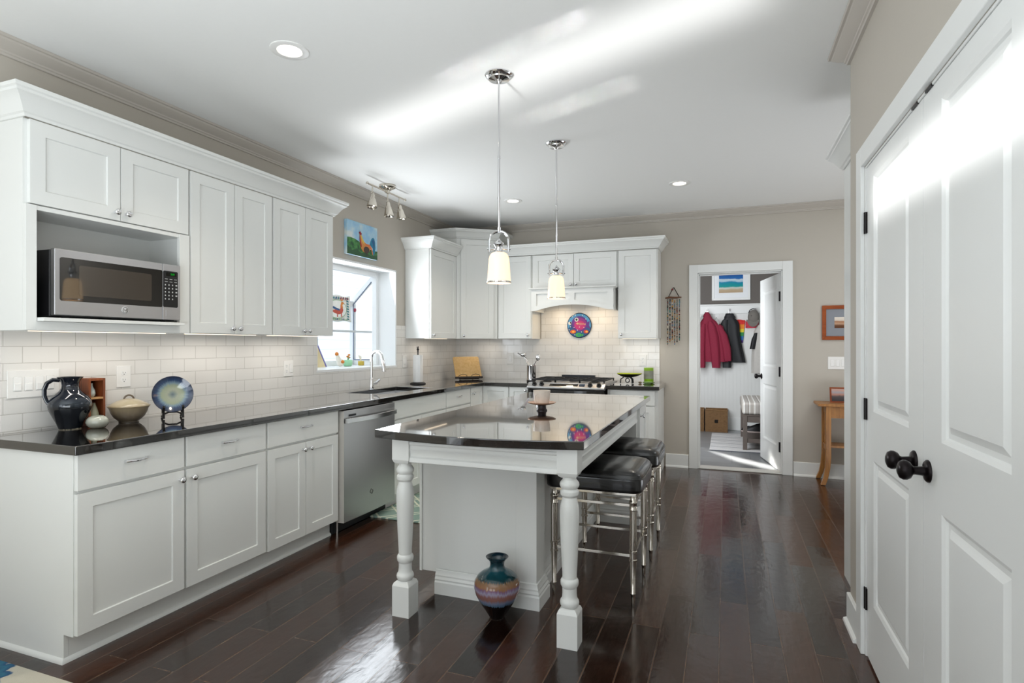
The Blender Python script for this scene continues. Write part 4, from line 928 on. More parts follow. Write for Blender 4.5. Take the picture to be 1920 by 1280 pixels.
t = tag(link('plate', MB().lathe(pc, [(0, .004), (.035, .004), (.052, .007), (.080, .019), (.1, .026), (.101, .023), (.08, .012), (.05, -.001), (.03, -.003), (0, -.003)], 52, pn, caps=False), radial_mat('plate_glaze', [(0, '#4d5862'), (.10, '#6f7c7c'), (.26, '#979b88'), (.52, '#8f9880'), (.66, '#6d8290'), (.80, '#2c405f'), (1, '#1d2740')], .1), org=pc, angle=60), 'blue and sage glazed decorative plate propped on a stand', 'plate')
t = thing('plate_stand', 'black carved easel stand holding the glazed plate', 'stand', (-2.893, 2.32, ZW))
side = Vector((0, 0, 1)).cross(pn).normalized(); fw = Vector((pn.x, pn.y, 0)).normalized()
EB = mat('ebony_wood', '#0d0a0a', .3)
base = Vector((pc.x, pc.y, ZW))
for s_ in (-1, 1):
    q = base+side*(s_*.046)
    link('side_frame', MB().tube([q+fw*.052+Z*.004, q+fw*.046+Z*.022, q+fw*.05+Z*.045, q+fw*.056+Z*.064, q+fw*.048+Z*.070], [.006, .006, .005, .007, .006], 8).tube([q+fw*.046+Z*.026, q+fw*.014+Z*.024, q-fw*.006+Z*.028, q-fw*.045+Z*.12], [.005, .006, .006, .005], 8).tube([q+fw*.014+Z*.024, q-fw*.02+Z*.016, q-fw*.05+Z*.005], [.005, .005, .006], 8), EB, t)
link('cross_bar', MB().tube([base-side*.046+fw*.012+Z*.022, base-side*.02+fw*.012+Z*.034, base+side*.02+fw*.012+Z*.034, base+side*.046+fw*.012+Z*.022], .005, 8), EB, t)
# paper towel
tx, ty = -2.985, 5.20
t = thing('paper_towel_holder', 'black iron upright paper towel holder by the sink', 'holder', (tx, ty, ZW))
link('base', MB().lathe((tx, ty, ZW), [(.080, 0), (.082, .006), (.074, .012), (.060, .016), (.02, .019), (0, .019)], 36), IRON, t); link('post', MB().cyl((tx, ty, ZW+.018), (tx, ty, 1.235), .006, 10), IRON, t)
link('finial', MB().lathe((tx, ty, 1.230), [(.008, 0), (.010, .006), (.005, .012), (.012, .022), (.014, .030), (.008, .036), (.004, .046), (0, .05)], 16).tube([(tx-.002, ty-.004, 1.262), (tx-.004, ty-.010, 1.280), (tx-.002, ty-.008, 1.288)], .004, 6).tube([(tx, ty+.004, 1.262), (tx, ty+.010, 1.280), (tx, ty+.009, 1.290)], .004, 6), IRON, t)
tag(link('paper_towel_roll', MB().lathe((tx, ty, ZW+.0195), [(.016, 0), (.050, 0), (.051, .004), (.051, .278), (.050, .281), (.016, .281)], 40).box(tx+.02, tx+.0525, ty-.045, ty-.043, ZW+.022, 1.19), mat('paper_towel', '#f5f4f2', .95, bump=.15, scale=120)), 'white paper towel roll standing on the iron holder', 'paper towel')
# cookbook stand
t = thing('cookbook_stand', 'light bamboo cookbook stand with black wire page holders in the corner', 'cookbook stand', (-2.8, 6.05, ZW))
bu = Vector((.72, .694, 0)).normalized(); bn = Vector((bu.y, -bu.x, 0)); lean = .26; bup = (Z*cos(lean)-bn*sin(lean)); bnn = (bn*cos(lean)+Z*sin(lean)); bc = Vector((-2.800, 6.050, ZW+.012))
def P(a, b_, c_=0): return bc+bu*a+bup*b_+bnn*c_
rp = []
for a0, b0, an in ((.165, .010, -pi/2), (.145, .262, 0), (-.172, .262, pi/2), (-.155, .010, pi)):
    for i in range(6): rp.append((a0-(.02 if a0 > 0 else -.02)+.02*cos(an+pi/2*i/5), b0+(.0 if b0 < .1 else -.02)+.02*sin(an+pi/2*i/5)+(.02 if b0 < .1 else 0)))
link('board', MB().prism([P(a, b_) for a, b_ in rp], bnn*-.012), wood_mat('bamboo', '#d3a866', '#e4be84', 0, 9, .45), t, bevel=.002)
link('ledge', MB().prism([P(-.165, .0, .0), P(.165, .0, .0), P(.165, .020, .0), P(-.165, .020, .0)], bnn*.030), mat('dark_ledge', '#241812', .5), t, bevel=.002)
for s_ in (-.078, .078): link('page_holder', MB().tube([P(s_-.05, .012, .03), P(s_-.05, .030, .034), P(s_, .046, .036), P(s_+.045, .034, .034), P(s_+.05, .012, .03)], .003, 6), BLACK, t)
link('prop_foot', MB().prism([P(-.10, .10, -.012), P(.10, .10, -.012), P(.10, .13, -.012), P(-.10, .13, -.012)], -bn*.008).tube([P(-.08, .11, -.016), Vector((bc.x, bc.y, ZW+.006))-bn*.085-bu*.08], .006, 8).tube([P(.08, .11, -.016), Vector((bc.x, bc.y, ZW+.006))-bn*.085+bu*.08], .006, 8)
     .tube([P(-.12, .0, .012), P(.12, .0, .012)], .0105, 8), mat('dark_ledge', '#241812', .5), t)
# utensil crock
ux, uy = -2.008, 5.985
t = thing('utensil_crock', 'polished steel cylinder crock left of the range', 'crock', (ux, uy, ZW))
link('cylinder', MB().lathe((ux, uy, ZW), [(.047, 0), (.050, .002), (.050, .175), (.052, .178), (.050, .181), (.047, .178), (.047, .01), (0, .008)], 40, caps=False), CHROME, t); link('foot_ring', MB().lathe((ux, uy, ZW), [(.051, 0), (.053, .004), (.053, .014), (.0505, .018)], 40, caps=False), BLACK, t)
t = thing('ladle', 'steel ladle leaning left out of the crock', 'utensil', (ux, uy, ZW+.02))
link('handle', MB().tube([(ux+.01, uy-.022, ZW+.03), (ux-.030, uy-.026, 1.08), (ux-.075, uy-.03, 1.170)], .0055, 8), CHROME, t); link('bowl', MB().ball((ux-.085, uy-.03, 1.195), .036, 18, (1, 1, .62)), CHROME, t)
t = thing('spatula', 'flat steel spatula leaning far left out of the crock', 'utensil', (ux, uy+.01, ZW+.02))
link('handle', MB().tube([(ux+.02, uy+.030, ZW+.03), (ux-.035, uy+.01, 1.09), (ux-.07, uy+.01, 1.16)], .005, 8), CHROME, t); link('blade', MB().prism([(ux-.06, uy+.0, 1.150), (ux-.07, uy+.02, 1.162), (ux-.165, uy+.01, 1.215), (ux-.16, uy-.015, 1.205)], (.002, 0, .004)), CHROME, t)
t = thing('serving_spoon', 'steel serving spoon leaning right out of the crock', 'utensil', (ux, uy, ZW+.02))
link('handle', MB().tube([(ux-.02, uy+.012, ZW+.03), (ux+.030, uy+.008, 1.09), (ux+.058, uy, 1.135)], .005, 8), CHROME, t); link('bowl', MB().ball((ux+.075, uy, 1.165), .032, 18, (.85, .4, 1.1)), CHROME, t)
# leaf dish on stand
lx_, ly_ = -.955, 6.02
t = thing('leaf_dish', 'lime green oval dish on a black three-legged stand', 'dish', (lx_, ly_, ZW))
def dish(u_, v_):
    a = 2*pi*u_; r = v_; rr = 1+.12*cos(a)**3
    return Vector((lx_+.128*r*rr*cos(a), ly_+.07*r*sin(a), .975+.032*r*r))
link('bowl', MB().grid(dish, 36, 8, True), mat('lime_enamel', '#a9b52f', .25), t, solid=.006, recalc=True)
link('shell', MB().grid(lambda u_, v_: dish(u_, v_)-Vector((0, 0, .008+.006*(1-v_))), 36, 8, True), mat('dark_shell', '#1c1d12', .4), t)
m = MB()
for a in (-.9, .9, pi): m.tube([(lx_+.045*cos(a), ly_+.03*sin(a), .966), (lx_+.075*cos(a), ly_+.045*sin(a), .945), (lx_+.078*cos(a), ly_+.05*sin(a), ZW+.003)], .006, 8)
m.tube([(lx_+.02*cos(a), ly_-.03, .935+.022*sin(a)) for a in (2*pi*i/16 for i in range(16))], .005, 6, True).tube([(lx_-.004, ly_-.025, .962), (lx_-.004, ly_-.03, .95)], .004, 6)
link('stand', m, IRON, t)
# candle
t = thing('candle', 'green pillar candle with grey band at right counter end', 'candle', (-.752, 6.10, ZW))
link('wax', MB().lathe((-.752, 6.10, ZW+.012), [(.047, 0), (.049, .003), (.049, .150), (.046, .153), (.03, .150), (0, .148)], 36), mat('lime_wax', '#86b023', .35, emit=None), t)
link('band', MB().lathe((-.752, 6.10, ZW+.05), [(.0497, 0), (.0497, .085)], 36, caps=False), mat('grey_band', '#8b8d80', .7, var=.2, scale=60), t)
link('dish', MB().lathe((-.752, 6.10, ZW), [(.04, 0), (.058, .004), (.064, .012), (.06, .011), (0, .008)], 36), mat('lime_glass', '#7fa32a', .1), t)
tag(link('small_dish', MB().lathe((-.748, 6.005, ZW), [(.020, 0), (.030, .004), (.044, .020), (.046, .024), (.041, .021), (.026, .008), (0, .006)], 32, caps=False), mat('jade_dish', '#9fc07a', .15)), 'tiny pale green dish in front of the candle', 'dish')
tag(link('pebble', MB().ball((-.835, 6.06, ZW+.0105), .017, 16, (1.1, .8, .62)), mat('pebble_brown', '#7d6a4a', .5)), 'small brown pebble between leaf dish and candle', 'pebble')
# cup and pedestal saucer on the island
sx_, sy_ = -1.068, 3.385
t = thing('pedestal_saucer', 'copper coloured saucer on dark foot on the island', 'saucer', (sx_, sy_, ZW))
link('foot', MB().lathe((sx_, sy_, ZW), [(.034, 0), (.034, .004), (.028, .012), (.026, .03), (.032, .036), (0, .037)], 28), mat('dark_foot', '#211316', .4), t)
link('plate', MB().lathe((sx_, sy_, ZW+.034), [(0, 0), (.04, .001), (.075, .009), (.087, .015), (.088, .018), (.07, .013), (.04, .006), (0, .005)], 44, caps=False), mat('copper_pink', '#d7a98c', .25, .35), t, angle=60)
t = thing('cup', 'white speckled handleless cup on the pedestal saucer', 'cup', (sx_, sy_, ZW+.0405))
link('wall', MB().lathe((sx_, sy_, ZW+.0405), [(.034, 0), (.042, .002), (.046, .012), (.050, .045), (.0535, .080), (.0535, .084), (.050, .083), (.046, .045), (.040, .012), (0, .009)], 44, caps=False), mat('cream_ceramic', '#ded2c6', .3, var=.12, scale=50), t, angle=60)
link('emblem', MB().tube([(sx_-.046*sin(.35)+.0+.018*cos(a)*.9, sy_-.0505+.006*abs(cos(a)), ZW+.08+.022*sin(a)) for a in (2*pi*i/20 for i in range(20))], .0016, 6, True), mat('cream_ceramic', '#ded2c6', .3), t)

# ================================================================ floor vase, rugs
vx, vy = -1.028, 2.545
VG = z_glaze('drip_glaze', [(0, '#8f8b84'), (.012, '#120c0b'), (.285, '#140d0c'), (.305, '#54708a'), (.36, '#77809a'), (.42, '#8d6258'), (.47, '#8a5f5c'), (.52, '#9a93a8'), (.565, '#77597a'), (.59, '#8a5f3f'), (.66, '#7d5a3a'), (.69, '#12373c'), (.80, '#1c4a55'), (1, '#10202c')], .291, .05, 14, .06)
tag(link('floor_vase', MB().lathe((vx, vy, .0005), [(.034, 0), (.036, .002), (.039, .010), (.058, .040), (.083, .078), (.104, .118), (.112, .150), (.108, .178), (.092, .202), (.070, .218), (.050, .228), (.038, .238), (.034, .250), (.035, .264), (.042, .278), (.053, .288), (.0545, .291), (.050, .290), (.038, .277), (.030, .262), (.030, .245), (0, .24)], 56, caps=False), VG, angle=60), 'round blue, pink and black drip-glazed vase on the floor before the island', 'vase')
def mat_rug():
    m, n, p = nt('sage_lattice_mat'); s = pos_xyz(n)
    a = math_(n, 'ADD', s[0], s[1]); b_ = math_(n, 'SUBTRACT', s[0], s[1])
    fa = math_(n, 'PINGPONG', math_(n, 'ADD', a, 10), .14); fb = math_(n, 'PINGPONG', math_(n, 'ADD', b_, 10), .14)
    la = math_(n, 'LESS_THAN', math_(n, 'ABSOLUTE', math_(n, 'SUBTRACT', fa, .03)), .011); lb = math_(n, 'LESS_THAN', math_(n, 'ABSOLUTE', math_(n, 'SUBTRACT', fb, .03)), .011)
    q = math_(n, 'MAXIMUM', la, lb); r = ramp(n, [(0, '#8da59a'), (1, '#dfe3cf')]); n.links.new(q, r.inputs[0]); n.links.new(r.outputs[0], p.inputs['Base Color']); p.inputs['Roughness'].default_value = .9
    return m
tag(link('kitchen_mat', MB().box(-2.525, -1.75, 3.675, 4.95, .0005, .012), mat_rug(), bevel=.003), 'sage green kitchen mat with cream lattice in front of sink', 'mat')
def rug_mat():
    m, n, p = nt('floral_rug'); g = n.nodes.new('ShaderNodeNewGeometry'); o = pos_xyz(n)
    d = n.nodes.new('ShaderNodeVectorMath'); d.operation = 'DISTANCE'; n.links.new(g.outputs['Position'], d.inputs[0]); d.inputs[1].default_value = (-2.78, 1.30, .012)
    a = math_(n, 'ARCTAN2', math_(n, 'SUBTRACT', o[1], 1.30), math_(n, 'ADD', o[0], 2.78))
    q = math_(n, 'ADD', d.outputs['Value'], math_(n, 'MULTIPLY', math_(n, 'SINE', math_(n, 'MULTIPLY', a, 16)), .012))
    q = math_(n, 'ADD', q, math_(n, 'MULTIPLY', noise(n, g.outputs['Position'], 45, 2), .03))
    r = ramp(n, [(0, '#c3b79f'), (.05, '#3e7d93'), (.10, '#2a4f73'), (.16, '#31708a'), (.188, '#24507a'), (.195, '#c9c3b3')], 'LINEAR'); n.links.new(q, r.inputs[0]); n.links.new(r.outputs[0], p.inputs['Base Color']); p.inputs['Roughness'].default_value = .95
    b = noise(n, g.outputs['Position'], 400, 2); bump(n, p, b, .5, .004)
    return m
tag(link('area_rug', MB().box(-4.0+1.2, -1.1, -.8, 1.462, .0005, .014), rug_mat(), bevel=.004), 'cream rug with blue flowers at the bottom left corner', 'rug')

# ================================================================ wall plates
RK = mat('rocker_white', '#f7f6f3', .2)
def wall_plate(name, label, cat, o, u, n, W, H, kinds):
    """o = lower left corner on the wall face; kinds: 'r' rocker, 'o' duplex outlet, one per gang"""
    o, u, n = Vector(o), Vector(u), Vector(n)
    t = thing(name, label, cat, o+u*W/2)
    q = lambda a, b_, c_: o+u*a+Z*b_+n*c_
    def bx(m, a0, a1, b0, b1, c0, c1): return m.prism([q(a0, b0, c0), q(a1, b0, c0), q(a1, b1, c0), q(a0, b1, c0)], n*(c1-c0))
    link('plate', bx(MB(), 0, W, 0, H, .0002, .006), PLATE_P, t, bevel=.002)
    g = len(kinds); pitch = .046 if g > 1 else 0; c0 = W/2-pitch*(g-1)/2
    for i, k in enumerate(kinds):
        c = c0+i*pitch
        if k == 'r':
            r = link('rocker', MB().prism([q(c-.0165, H/2-.033, .006), q(c+.0165, H/2-.033, .006), q(c+.0165, H/2-.033, .0115), q(c+.0165, H/2, .0085), q(c+.0165, H/2+.033, .0065), q(c+.0165, H/2+.033, .006)][0:2]+[q(c+.0165, H/2+.033, .006), q(c-.0165, H/2+.033, .006)], n*.0022), RK, t, bevel=.0008, seg=1)
            link('paddle', bx(MB(), c-.014, c+.014, H/2-.030, H/2+.002, .008, .0105), RK, r, bevel=.001, seg=1)
            link('gap', bx(MB(), c-.0172, c+.0172, H/2-.0337, H/2+.0337, .0055, .0063), mat('gap_grey', '#b9b6b0', .6), r)
        else:
            for s_ in (-1, 1):
                cz = H/2+s_*.0195
                r = link('receptacle', MB().prism([q(c+a, cz+b_, .006) for a, b_ in [(.0165*cos(x)*1.0, max(-.0135, min(.0135, .0165*sin(x)))) for x in (2*pi*i/28 for i in range(28))]], n*.0015), RK, t)
                m = MB(); bx(m, c-.0075, c-.0058, cz-.002, cz+.0065, .0074, .0078); bx(m, c+.0052, c+.0070, cz-.002, cz+.0055, .0074, .0078); bx(m, c-.0022, c+.0022, cz-.0098, cz-.0055, .0074, .0078)
                link('slots', m, DARK, r)
    for s_ in ((-1, 1) if kinds[0] == 'r' else (0,)): link('screw', MB().lathe(q(c0, H/2+s_*(H/2-.010), .006), [(.003, 0), (.003, .0008), (0, .001)], 12, n), PLATE_P, t)
    return t
LX = XL+.0082; LYB = YB-.0082
wall_plate('switch_plate', 'white four-gang switch plate on tile behind the blue pitcher', 'light switch', (LX, 1.642, 1.060), U, NX, .218, .130, 'rrrr')
wall_plate('wall_outlet', 'white outlet plate on tile above the tan lidded pot', 'outlet', (LX, 2.145, 1.077), U, NX, .078, .116, 'o')
wall_plate('wall_outlet', 'white two-gang plate with switch and outlet left of the window', 'outlet', (LX, 3.395, 1.070), U, NX, .098, .118, 'or')
wall_plate('switch_plate', 'white switch plate on tile above the paper towel roll', 'light switch', (LX, 5.070, 1.070), U, NX, .078, .128, 'r')
wall_plate('switch_plate', 'white switch plate on back tile left of the utensil crock', 'light switch', (-2.425, LYB, 1.080), (1, 0, 0), NY, .084, .130, 'r')
wall_plate('wall_outlet', 'white outlet plate on back tile above the green candle', 'outlet', (-.880, LYB, 1.075), (1, 0, 0), NY, .078, .122, 'o')
wall_plate('switch_plate', 'white three-gang switch plate on beige wall above the console table', 'light switch', (.942, YB-.0002, 1.066), (1, 0, 0), NY, .170, .124, 'rrr')

# ================================================================ pictures
def layers(m, o, u, v, n, L, step=.0004):
    for i, (mi, pts) in enumerate(L): m.mi = mi; m.poly(o, u, v, n, pts, step*(i+1))
ARTC = {}
def art(*cols): return [mat('paint_'+c.strip('#'), c, .5, var=.08, scale=40) for c in cols]
# rooster canvas
t = thing('canvas_painting', 'small canvas of a rooster on a green hill above the window', 'painting', (XL, 4.358, 2.10))
ph, pw = .30, .458
def sky_mat():
    m, n, p = nt('painted_sky'); o, v = obj_xyz(n); r = ramp(n, [(.3, '#86bde6'), (.5, '#aed4ea'), (.64, '#dde6e8')]); n.links.new(noise(n, v, 9, 5), r.inputs[0]); n.links.new(r.outputs[0], p.inputs['Base Color']); p.inputs['Roughness'].default_value = .5; return m
def grass_mat():
    m, n, p = nt('painted_grass'); o, v = obj_xyz(n); r = ramp(n, [(.35, '#1d4a2e'), (.5, '#3d7f42'), (.7, '#5b9a55')]); n.links.new(noise(n, v, 25, 5), r.inputs[0]); n.links.new(r.outputs[0], p.inputs['Base Color']); p.inputs['Roughness'].default_value = .5; return m
link('canvas', MB().box(XL+.0003, XL+.032, 4.129, 4.129+pw, 2.10, 2.10+ph), sky_mat(), t, bevel=.002)
m = MB(); O_ = Vector((XL+.032, 4.129, 2.10)); uu2 = Vector((0, pw, 0)); vv2 = Vector((0, 0, ph))
layers(m, O_, uu2, vv2, NX, [
 (0, [(0.0, .0), (1, .0), (1, .27), (.85, .26), (.6, .30), (.45, .36), (.38, .43), (.25, .48), (.1, .495), (0, .48)]),
 (1, [(.0, .0), (1, 0), (1, .16), (.8, .08), (.6, .15), (.45, .1), (.3, .2), (.15, .13), (0, .26)]),
 (2, [(.72, .40), (.75, .52), (.79, .62), (.84, .67), (.89, .64), (.92, .52), (.93, .35), (.90, .18), (.86, .10), (.83, .20), (.83, .33), (.77, .38)]),
 (3, [(.80, .55), (.85, .62), (.89, .55), (.89, .40), (.86, .28), (.85, .42)]),
 (4, [(.385, .66), (.39, .52), (.40, .36), (.44, .24), (.50, .16), (.60, .13), (.70, .18), (.74, .30), (.76, .40), (.70, .42), (.60, .42), (.53, .46), (.48, .54), (.45, .64)]),
 (5, [(.42, .63), (.46, .62), (.49, .54), (.54, .46), (.62, .41), (.60, .37), (.52, .40), (.46, .48)]),
 (6, [(.385, .62), (.405, .60), (.43, .44), (.46, .32), (.44, .26), (.40, .36), (.385, .5)]),
 (7, [(.53, .28), (.58, .33), (.66, .33), (.71, .28), (.70, .18), (.63, .12), (.56, .14), (.52, .2)]),
 (8, [(.52, .44), (.62, .42), (.72, .40), (.79, .34), (.83, .20), (.84, .12), (.81, .14), (.78, .26), (.70, .34), (.58, .37)]),
 (9, [(.355, .69), (.37, .715), (.39, .72), (.405, .75), (.42, .72), (.445, .70), (.45, .655), (.42, .64), (.385, .645), (.375, .67)]),
 (7, [(.585, .13), (.60, .13), (.60, .05), (.585, .05)]), (7, [(.63, .13), (.645, .13), (.645, .05), (.63, .05)]),
])
link('painted_rooster', m, [grass_mat()]+art('#2c5a38', '#1c7fa3', '#1b5a8c', '#d98f4a', '#e8c85a', '#a32a2a', '#4a3a33', '#e0794a', '#96122a'), t, recalc=False)
# fish plate on the back wall
fc = Vector((-1.546, LYB-.012, 1.524)); R_ = .142
t = thing('wall_plate', 'round plate painted with bright purple fish, hung above the range', 'plate', (fc.x, LYB, fc.z-R_))
link('disc', MB().lathe(fc, [(0, -.010), (.09, -.010), (R_, -.002), (R_, .002), (R_-.006, .0045), (0, .0045)], 56, (0, -1, 0)), mat('plate_rim', '#15253c', .2), t, angle=50)
m = MB(); FO = fc+Vector((0, -.0047, 0)); fu, fv = Vector((R_, 0, 0)), Vector((0, 0, R_))
cap = [(.94*cos(a), .94*sin(a)) for a in (radians(195)-i*radians(205)/24 for i in range(25))]+[(.62, .12), (.45, .42), (.2, .62), (-.1, .66), (-.4, .5), (-.62, .2)]
L = [(0, ell(0, 0, .95, .95, 40)), (1, cap),
 (2, ell(.02, .12, .66, .62, 30)), (2, [(.45, .1), (.85, .36), (.80, .0), (.88, -.30), (.45, -.1)]), (3, ell(.06, .10, .52, .50, 28)), (4, ell(.04, .02, .42, .36, 24)),
 (5, ell(-.22, .46, .16, .16, 18)), (6, ell(-.22, .46, .085, .085, 14)), (5, ell(-.76, .18, .14, .14, 16)), (6, [(-.80, .32), (-.66, .26), (-.62, .06), (-.70, .12)]),
 (7, [(-.28, .14), (-.12, .24), (-.05, .14), (-.12, .06)]), (7, [(-.1, .155), (.45, .10), (.45, .08), (-.1, .125)]), (7, [(.42, .09), (.50, .18), (.50, .0)])]
for k in range(6): x = -.02+k*.075; L.append((7, [(x, .24-.012*k), (x+.02, .24-.012*k), (x+.02, .0+.012*k), (x, .0+.012*k)]))
L += [(8, ell(-.50, -.50, .24, .15, 20)), (9, ell(-.48, -.50, .10, .08, 14)), (10, ell(.55, -.50, .2, .14, 20)), (9, ell(.60, -.50, .10, .08, 14)), (11, ell(-.05, -.76, .24, .16, 20)), (11, [(.14, -.76), (.34, -.66), (.30, -.88)]), (12, ell(-.03, -.76, .10, .07, 14))]
for x, y in ((-.72, -.1), (-.42, -.16), (.02, -.13), (.38, -.17), (-.82, -.34), (-.14, -.37), (.19, -.52), (-.36, -.74), (-.56, .70), (-.3, .82), (.26, .80), (.54, .50)): L.append((5, ell(x, y, .04, .04, 10)))
layers(m, FO, fu, fv, (0, -1, 0), L, .00012)
link('painted_fish', m, art('#1f5588', '#4d94c4', '#5b2f86', '#8d2a80', '#c22e76', '#d9d9d4', '#0c0c12', '#d8b98a', '#e2661f', '#f0b84a', '#c93a38', '#3fae4a', '#1f7f92'), t, recalc=False)
# framed print by the hall
def framed(name, label, o, u, n, W, H, fw, ft, fm, mw, mm, pm, cat='picture'):
    o, u, n = Vector(o), Vector(u), Vector(n); t = thing(name, label, cat, o+u*W/2)
    q = lambda a, b_, c_: o+u*a+Z*b_+n*c_
    m = MB()
    ring = [(0, 0), (W, 0), (W, H), (0, H)]; inn = [(fw, fw), (W-fw, fw), (W-fw, H-fw), (fw, H-fw)]
    for i in range(4):
        j = (i+1) % 4; m.prism([q(*ring[i], .0005), q(*ring[j], .0005), q(*inn[j], .0005), q(*inn[i], .0005)], n*ft)
    link('frame', m, fm, t, bevel=.003)
    link('mount', MB().prism([q(*c_, .001) for c_ in inn], n*ft*.45), mm, t)
    if mw:
        a = [(fw+mw[0], fw+mw[1]), (W-fw-mw[0], fw+mw[1]), (W-fw-mw[0], H-fw-mw[2]), (fw+mw[0], H-fw-mw[2])]
        link('print', MB().prism([q(*c_, ft*.45+.0012) for c_ in a], n*.0006), pm, t)
    return t
def band_mat(name, z0, z1, stops, amp=.05, sc=9):
    m, n, p = nt(name); s = pos_xyz(n); g = n.nodes.new('ShaderNodeNewGeometry')
    f = math_(n, 'DIVIDE', math_(n, 'SUBTRACT', s[2], z0), z1-z0)
    f = math_(n, 'ADD', f, math_(n, 'MULTIPLY', math_(n, 'SUBTRACT', noise(n, g.outputs['Position'], sc, 5), .5), amp*2))
    r = ramp(n, stops); n.links.new(f, r.inputs[0]); n.links.new(r.outputs[0], p.inputs['Base Color']); p.inputs['Roughness'].default_value = .15
    return m
framed('framed_print', 'wood framed landscape print with grey mount on the hall wall', (.890, YB-.0002, 1.354), (1, 0, 0), NY, .40, .336, .036, .018, wood_mat('cherry_wood', '#8a3d12', '#a8541f', 0, 8, .3), (.072, .078, .078), mat('slate_mount', '#8a8d94', .7), band_mat('sepia_landscape', 1.455, 1.585, [(0, '#5b3a26'), (.3, '#6d4630'), (.45, '#c9a184'), (.6, '#a8734f'), (.7, '#e0d3c4'), (1, '#efe7dc')], .06, 14))
framed('beach_picture', 'white framed beach photograph high on the mudroom wall', (-.195, 9.3595, 1.985), (1, 0, 0), NY, .55, .62, .035, .025, TRIM, (.068, .080, .075), mat('white_mount', '#eceef0', .7), band_mat('beach_photo', 2.10, 2.48, [(0, '#b79f80'), (.12, '#c2ae90'), (.19, '#d5dcd4'), (.24, '#1f9a94'), (.38, '#1f8fa8'), (.42, '#2a86ae'), (.45, '#a9cbdc'), (.52, '#cbd9e2'), (.56, '#2d6fb4'), (.75, '#1b4d97'), (1, '#123a7c')], .07, 8))
# bead hanging
t = thing('bead_hanging', 'bead strands hanging from a driftwood stick beside the mudroom door', 'wall hanging', (-.515, YB, 1.28))
bw = mat('driftwood', '#6b4630', .7, var=.2, scale=40)
link('stick', MB().tube([(-.604, YB-.02, 1.805), (-.56, YB-.022, 1.812), (-.50, YB-.02, 1.808), (-.437, YB-.02, 1.812)], [.007, .011, .010, .006], 10), bw, t)
link('cord', MB().tube([(-.572, YB-.02, 1.815), (-.522, YB-.006, 1.915), (-.515, YB-.004, 1.918), (-.462, YB-.02, 1.818)], .004, 6), mat('dark_cord', '#2d211c', .8), t)
link('bead', MB().ball((-.532, YB-.010, 1.897), .011, 12), mat('red_bead', '#7a1f1f', .3), t)
BC = [mat('bead_'+c.strip('#'), c, .3) for c in ('#2b2620', '#7d2a24', '#c08a34', '#3f7f78', '#5d7c9c', '#8a5f3c', '#cfc6b4', '#39453a')]
for i in range(6):
    m = MB(); x = -.580+i*.0245; z = 1.797-(i % 2)*.006; zend = 1.31+.02*((i*7) % 3)
    m.mi = 6; m.cyl((x, YB-.018, zend-.02), (x, YB-.018, 1.805), .0012, 5)
    while z > zend:
        r = random.uniform(.004, .0078); z -= r; m.mi = random.choice([0, 0, 0, 1, 2, 3, 4, 5, 6, 7]); m.ball((x+random.uniform(-.001, .001), YB-.018, z), r, 8, (1, 1, random.uniform(.8, 1.5))); z -= r*random.uniform(.9, 1.6)
    m.mi = 6
    for k in range(4): m.ball((x+random.uniform(-.008, .008), YB-.018, zend-.008-.006*k), .003, 6)
    link('bead_strand', m, BC, t)

# ================================================================ on the window seat
ART = art('#f3f1ea', '#c9503a', '#e28a3a', '#2f7f86', '#2a5a8c', '#7fae78', '#8a3a4a', '#d8b25a')
t = thing('folk_art_panel', 'colourful folk art panel with an orange animal hung in the window', 'hanging panel', (-3.52, 4.58, 1.53))
yA, yB_, zA, zB_ = 4.31, 4.80, 1.535, 1.785
def sheet_pt(u_, v_): return Vector((-3.52+.004*sin(9*u_), yA+(yB_-yA)*u_-.05*v_*max(0, u_-.75)*2, zA+(zB_-zA)*v_+.012*sin(14*u_)*(v_-.5)))
link('panel', MB().grid(sheet_pt, 24, 10), mat('panel_white', '#efece4', .6), t, solid=.004)
m = MB(); PO = Vector((-3.512, yA, zA)); pu, pv = Vector((0, yB_-yA, 0)), Vector((0, 0, zB_-zA))
L = []
for k in range(9):
    v_ = .06+k*.1; L.append((3, [(.93-.05*v_, v_), (.865-.05*v_, v_+.02), (.855-.05*v_, v_+.075), (.92-.05*v_, v_+.06)]))
for k in range(11): u_ = .10+k*.072; L.append((6 if k > 6 else (4 if k % 2 else 3), [(u_, .88), (u_+.035, .965), (u_+.058, .90), (u_+.03, .84)]))
for k in range(12): u_ = .12+k*.06; L.append((5 if k % 3 else 4, [(u_, .05), (u_+.03, .12), (u_+.05, .04)]))
L += [(5, [(.50+.30*cos(a), .46+.36*sin(a)) for a in (2*pi*i/30 for i in range(30))]), (0, [(.50+.285*cos(a), .46+.34*sin(a)) for a in (2*pi*i/30 for i in range(30))]),
 (1, [(.30, .40), (.42, .30), (.56, .26), (.66, .32), (.69, .44), (.66, .54), (.64, .66), (.60, .62), (.60, .50), (.56, .42), (.44, .44)]), (2, [(.60, .62), (.62, .74), (.67, .76), (.72, .70), (.66, .64), (.68, .52), (.64, .5)]),
 (4, [(.28, .52), (.44, .44), (.58, .40), (.57, .47), (.45, .52), (.32, .60)]), (1, [(.50, .28), (.53, .28), (.52, .16), (.49, .16)]), (1, [(.61, .30), (.64, .31), (.65, .17), (.62, .17)]), (2, [(.62, .78), (.58, .86), (.63, .83), (.66, .88), (.67, .80)])]
layers(m, PO, pu, pv, NX, L, .0004)
link('painted_design', m, ART, t, recalc=False)
link('hanging_wire', MB().tube([(-3.52, 4.40, 1.78), (-3.53, 4.42, 1.80)], .002, 6).tube([(-3.52, 4.74, 1.78), (-3.53, 4.74, 1.80)], .002, 6), CHROME, t)
